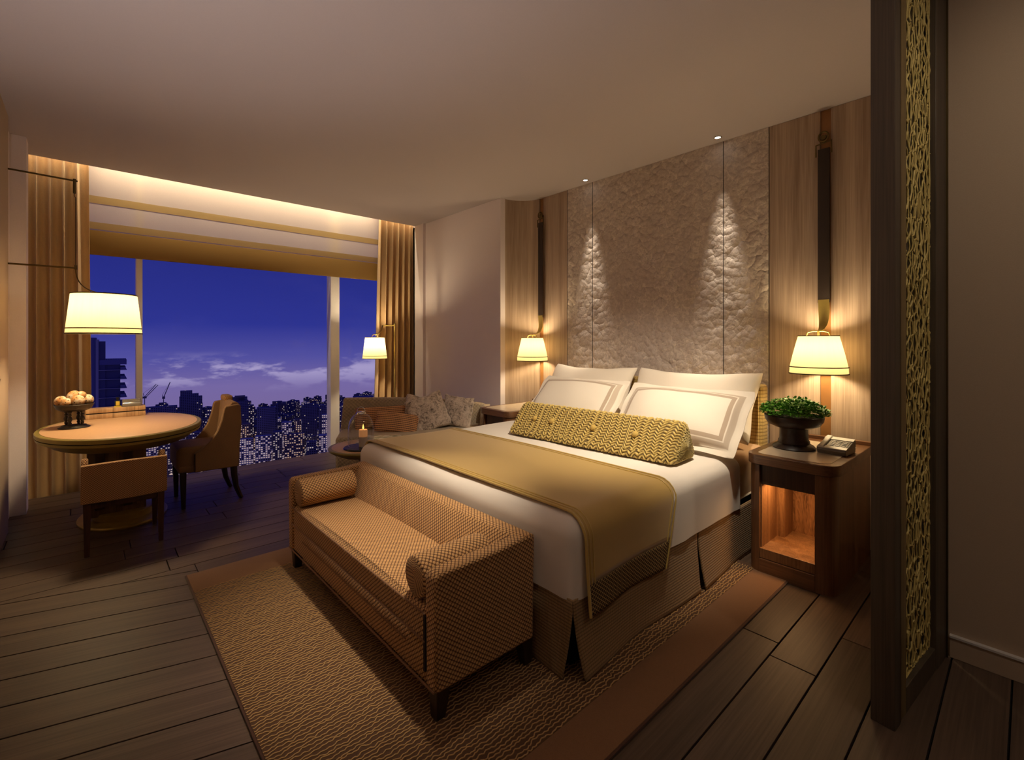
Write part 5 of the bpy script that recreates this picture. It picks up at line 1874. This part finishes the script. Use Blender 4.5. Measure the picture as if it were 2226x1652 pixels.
gpts = [(0.0, 300.0)]
gpts = [(1650 * math.cos(a), 1650 * math.sin(a)) for a in [math.radians(20 + 120 * k / 40) for k in range(41)]]
gpts += [(330 * math.cos(a), 330 * math.sin(a)) for a in [math.radians(140 - 120 * k / 20) for k in range(21)]]
struct(MB().prism(gpts, GZ - 5, GZ).build('ground', M['cityground'], smooth=False))
CAMZ = YAW - PI / 2


TAKEN = []


def tower(label, u0, u1, vt, d, mat, parts=(), depth=None, rz=0.0, group=None):
    """one building; extra parts are (u0,u1,vtop,mat) volumes standing on/through it"""
    cx, cy = cpos((u0 + u1) / 2, d)
    th = math.atan2(1113.0 - (u0 + u1) / 2, 1021.0)
    t = thing('tower_building', label, 'building', (cx, cy, GZ), CAMZ + th, group)
    s = mper(d) * math.cos(th)
    hw = (u1 - u0) / 2 * s
    dep = depth or 7.0
    TAKEN.append((cx, cy, max(hw, dep) + 6))
    MB().box(-hw, hw, 0, dep * 2, 0, zat(vt, d) - GZ).build('tower_block', mat, t, smooth=False)
    for (a, b_, vv, mm) in parts:
        xa, xb = (a - (u0 + u1) / 2) * s, (b_ - (u0 + u1) / 2) * s
        MB().box(xa, xb, 1.0, dep * 1.5, 0, zat(vv, d) - GZ).build('roof_block', mm, t, smooth=False)
    return t


DK, MD, LT, WM = M['city_dark'], M['city_mid'], M['city_lit'], M['city_warm']
tower('blue-grey stepped slab tower right of the cranes', 390, 440, 862, 900, DK, ((392, 418, 849, DK), (418, 432, 856, DK)))
tower('broad dark tower with rooftop drum behind the scoop-arm chair', 488, 540, 872, 850, DK, ((505, 538, 864, DK), (510, 533, 861, M['crane'])))
tower('narrow dark tower right of the drum-topped tower', 538, 552, 881, 900, MD)
tower('framed dark office block with a pale top frame in mid skyline', 558, 600, 886, 820, DK, ((558, 562, 885, M['tower_slab']), (596, 600, 885, M['tower_slab'])))
tower('slim antenna tower behind the framed office block', 588, 604, 880, 960, DK, ((592, 601, 873, M['crane']),))
tower('dark twin-block tower left of the right mullion', 656, 690, 882, 930, DK, ((660, 684, 878, DK),))
tower('dark narrow tower touching the right mullion', 692, 715, 886, 880, DK, ((695, 706, 880, DK),))
tower('pale mid-rise apartment slab below the narrow tower', 700, 716, 902, 840, LT)
tower('dark tower between the right mullion and the sofa', 742, 752, 880, 860, DK, ((745, 751, 876, DK),))
tower('wide dark-blue slab seen above the sofa back', 767, 812, 862, 700, DK)
tower('long dark block at the foot of the cranes', 312, 386, 884, 835, DK)
tower('domed dark building beneath the left crane', 338, 366, 880, 890, MD, ((345, 362, 876, MD),))
tower('lit apartment block left of the drum-topped tower', 446, 486, 886, 790, MD, ((455, 480, 885, MD),))
# bright apartment slabs at the foot of the view
for (u0, u1, vt, d_, mm, lab) in (
        (316, 342, 962, 742, LT, 'pale lit apartment slab directly right of the table pedestal'),
        (346, 374, 950, 748, MD, 'dim lit apartment slab second right of the table pedestal'),
        (378, 408, 968, 738, LT, 'pale lit apartment slab left of the scoop-arm chair seat'),
        (412, 436, 940, 752, MD, 'dim lit apartment slab above the scoop-arm chair seat'),
        (440, 474, 958, 742, LT, 'pale lit apartment slab behind the scoop-arm chair back'),
        (478, 516, 946, 750, WM, 'warm lit apartment slab at the edge of the scoop-arm chair back'),
        (521, 551, 955, 742, LT, 'pale lit apartment slab, leftmost of the bright slabs right of the chair'),
        (555, 590, 948, 748, LT, 'pale lit apartment slab, second of the bright slabs right of the chair'),
        (594, 614, 938, 756, MD, 'narrow dim slab between the bright slabs under the skyline'),
        (617, 662, 944, 744, WM, 'wide warm lit slab left of the right mullion foot'),
        (666, 690, 960, 738, MD, 'dim slab second left of the right mullion foot'),
        (693, 714, 946, 750, LT, 'pale lit slab touching the right mullion foot'),
        (742, 768, 930, 760, LT, 'pale lit slab right of the right mullion, beside the sofa'),
        (330, 362, 925, 800, MD, 'dim slab in the second row under the cranes'),
        (372, 404, 918, 812, LT, 'pale lit slab in the second row under the stepped tower'),
        (520, 545, 922, 806, WM, 'warm lit slab in the second row under the drum-topped tower'),
        (612, 634, 918, 812, LT, 'pale lit slab in the second row under the twin-block tower'),
        (640, 655, 912, 822, WM, 'small warm slab in the second row left of the twin-block tower')):
    tower(lab, u0, u1, vt, d_, mm, depth=6.0)

rn = random.Random(17)
mats = [MD, LT, WM, LT, MD]
mname = {MD.name: 'dim', LT.name: 'pale lit', WM.name: 'warm lit', M['city_far'].name: 'dark'}
base_mesh = {}
made = tries = 0
while made < 260 and tries < 9000:
    tries += 1
    d = rn.uniform(775, 1560) if made > 60 else rn.uniform(765, 960)
    u = rn.uniform(190, 835)
    cx, cy = cpos(u, d)
    if math.hypot(cx, cy) > 1630:
        continue
    wd_, dp_, ht = rn.choice(((9, 9, 22), (14, 8, 30), (18, 10, 26), (8, 8, 40), (22, 9, 20), (10, 10, 16), (12, 11, 44)))
    if d < 850:
        ht = min(ht, 30)
    rad = math.hypot(wd_, dp_)
    if any((cx - a) ** 2 + (cy - b_) ** 2 < (rad + c_) ** 2 for a, b_, c_ in TAKEN):
        continue
    TAKEN.append((cx, cy, rad + 1))
    made += 1
    key = (wd_, dp_, ht)
    mat = mats[rn.randrange(5)]
    if d > 980 and rn.random() < 0.8:
        mat = M['city_far']
    kk = (key, mat.name)
    if kk not in base_mesh:
        b_ = MB().box(-wd_, wd_, -dp_, dp_, 0, ht).box(-wd_ * .5, wd_ * .2, -dp_ * .5, dp_ * .4, ht, ht + 3)
        o = b_.build('city_block', mat, smooth=False)
        base_mesh[kk] = o.data
    else:
        o = bpy.data.objects.new('city_block', base_mesh[kk])
        C.objects.link(o)
    o.location = (cx, cy, GZ)
    o.rotation_euler = (0, 0, rn.uniform(-0.4, 0.4) + CAMZ)
    size = 'tall' if ht >= 30 else ('broad' if wd_ >= 18 else 'small')
    where = 'beyond the near high-rise' if u < 305 else ('under the cranes' if u < 450 else ('behind the scoop-arm chair' if u < 560 else ('in mid skyline' if u < 720 else 'above the sofa')))
    dist = 'nearer' if d < 950 else ('farther' if d < 1250 else 'farthest')
    tag(o, '%s %s block in the %s city sprawl %s' % (size, mname[mat.name], dist, where), 'building', 'city sprawl blocks')

# near high-rise with balconies at the left of the window
d = 150.0
tx, ty = cpos(235, d)
hth = math.atan2(1113.0 - 235.0, 1021.0)
hr = thing('balcony_tower', 'near dark high-rise with stacked balconies at the left of the window', 'building', (tx, ty, GZ), CAMZ + hth)
s = mper(d) * math.cos(hth)
def X_(u):
    return (u - 235) * s
def Z_(v):
    return zat(v, d) - GZ
MB().box(X_(150), X_(209), 0, 18, 0, Z_(734)).build('core_slab', M['tower_wall'], hr, smooth=False)
MB().box(X_(208.5), X_(214.5), -0.6, 17, 0, Z_(738)).build('pier', M['tower_slab'], hr, smooth=False)
MB().box(X_(214.5), X_(229), 0, 16, 0, Z_(742)).build('upper_block', M['tower_glass'], hr, smooth=False)
MB().box(X_(214.5), X_(262), 0.5, 14, 0, Z_(786)).build('main_block', M['tower_glass'], hr, smooth=False)
MB().box(X_(216), X_(276), -0.4, 14, Z_(793), Z_(782)).build('roof_terrace', M['tower_wall'], hr, smooth=False)
rl = MB()
for k in range(13):
    uu = 230 + k * 3.7
    rl.box(X_(uu) - .03, X_(uu) + .03, -0.35, -0.29, Z_(782), Z_(779.5))
rl.box(X_(230), X_(275), -0.36, -0.28, Z_(779.7), Z_(779.3))
rl.build('roof_railing', M['tower_slab'], hr, smooth=False)
for k in range(9):
    v = 804 + k * 20
    bs = MB().box(X_(214.5), X_(276.5), -0.7, 13, Z_(v + 1.2), Z_(v)).build('balcony_slab', M['tower_slab'], hr, smooth=False)
    MB().box(X_(262), X_(274 - (k % 2)), -0.5, 12, Z_(v), Z_(v - 6)).build('balcony_parapet', M['tower_wall'], bs, smooth=False)


def crane(label, u, vbase, vtop, d, tips, cab):
    cx, cy = cpos(u, d)
    th = math.atan2(1113.0 - u, 1021.0)
    t = thing('tower_crane', label, 'crane', (cx, cy, zat(vbase, d)), CAMZ + th, 'tower cranes on the skyline')
    s = mper(d) * math.cos(th)
    z0 = zat(vbase, d)
    MB().box(-0.55, 0.55, -0.55, 0.55, 0, zat(vtop, d) - z0).build('mast', M['crane'], t, smooth=False)
    for (ua, va, ub, vb, r) in tips:
        MB().tube([((ua - u) * s, 0, zat(va, d) - z0), ((ub - u) * s, 0, zat(vb, d) - z0)], r, 5).build('jib', M['crane'], t)
    ua, ub, va, vb = cab
    MB().box((ua - u) * s, (ub - u) * s, -1, 1, zat(vb, d) - z0, zat(va, d) - z0).build('counterweight', M['crane'], t, smooth=False)


crane('tower crane with two raised jibs, left of the skyline', 314.5, 890, 862, 760, ((314, 863, 340, 836, 0.5), (318, 863, 344, 838, 0.5), (314, 863, 311, 855, 0.4), (311, 855, 340, 836, 0.15)), (309, 319, 862, 866))
crane('tower crane with a single steep jib beside the stepped slab tower', 355.5, 890, 866, 760, ((355, 866, 370, 831, 0.6), (355, 866, 353, 858, 0.4), (353, 858, 370, 831, 0.15)), (352.5, 359, 862, 867))
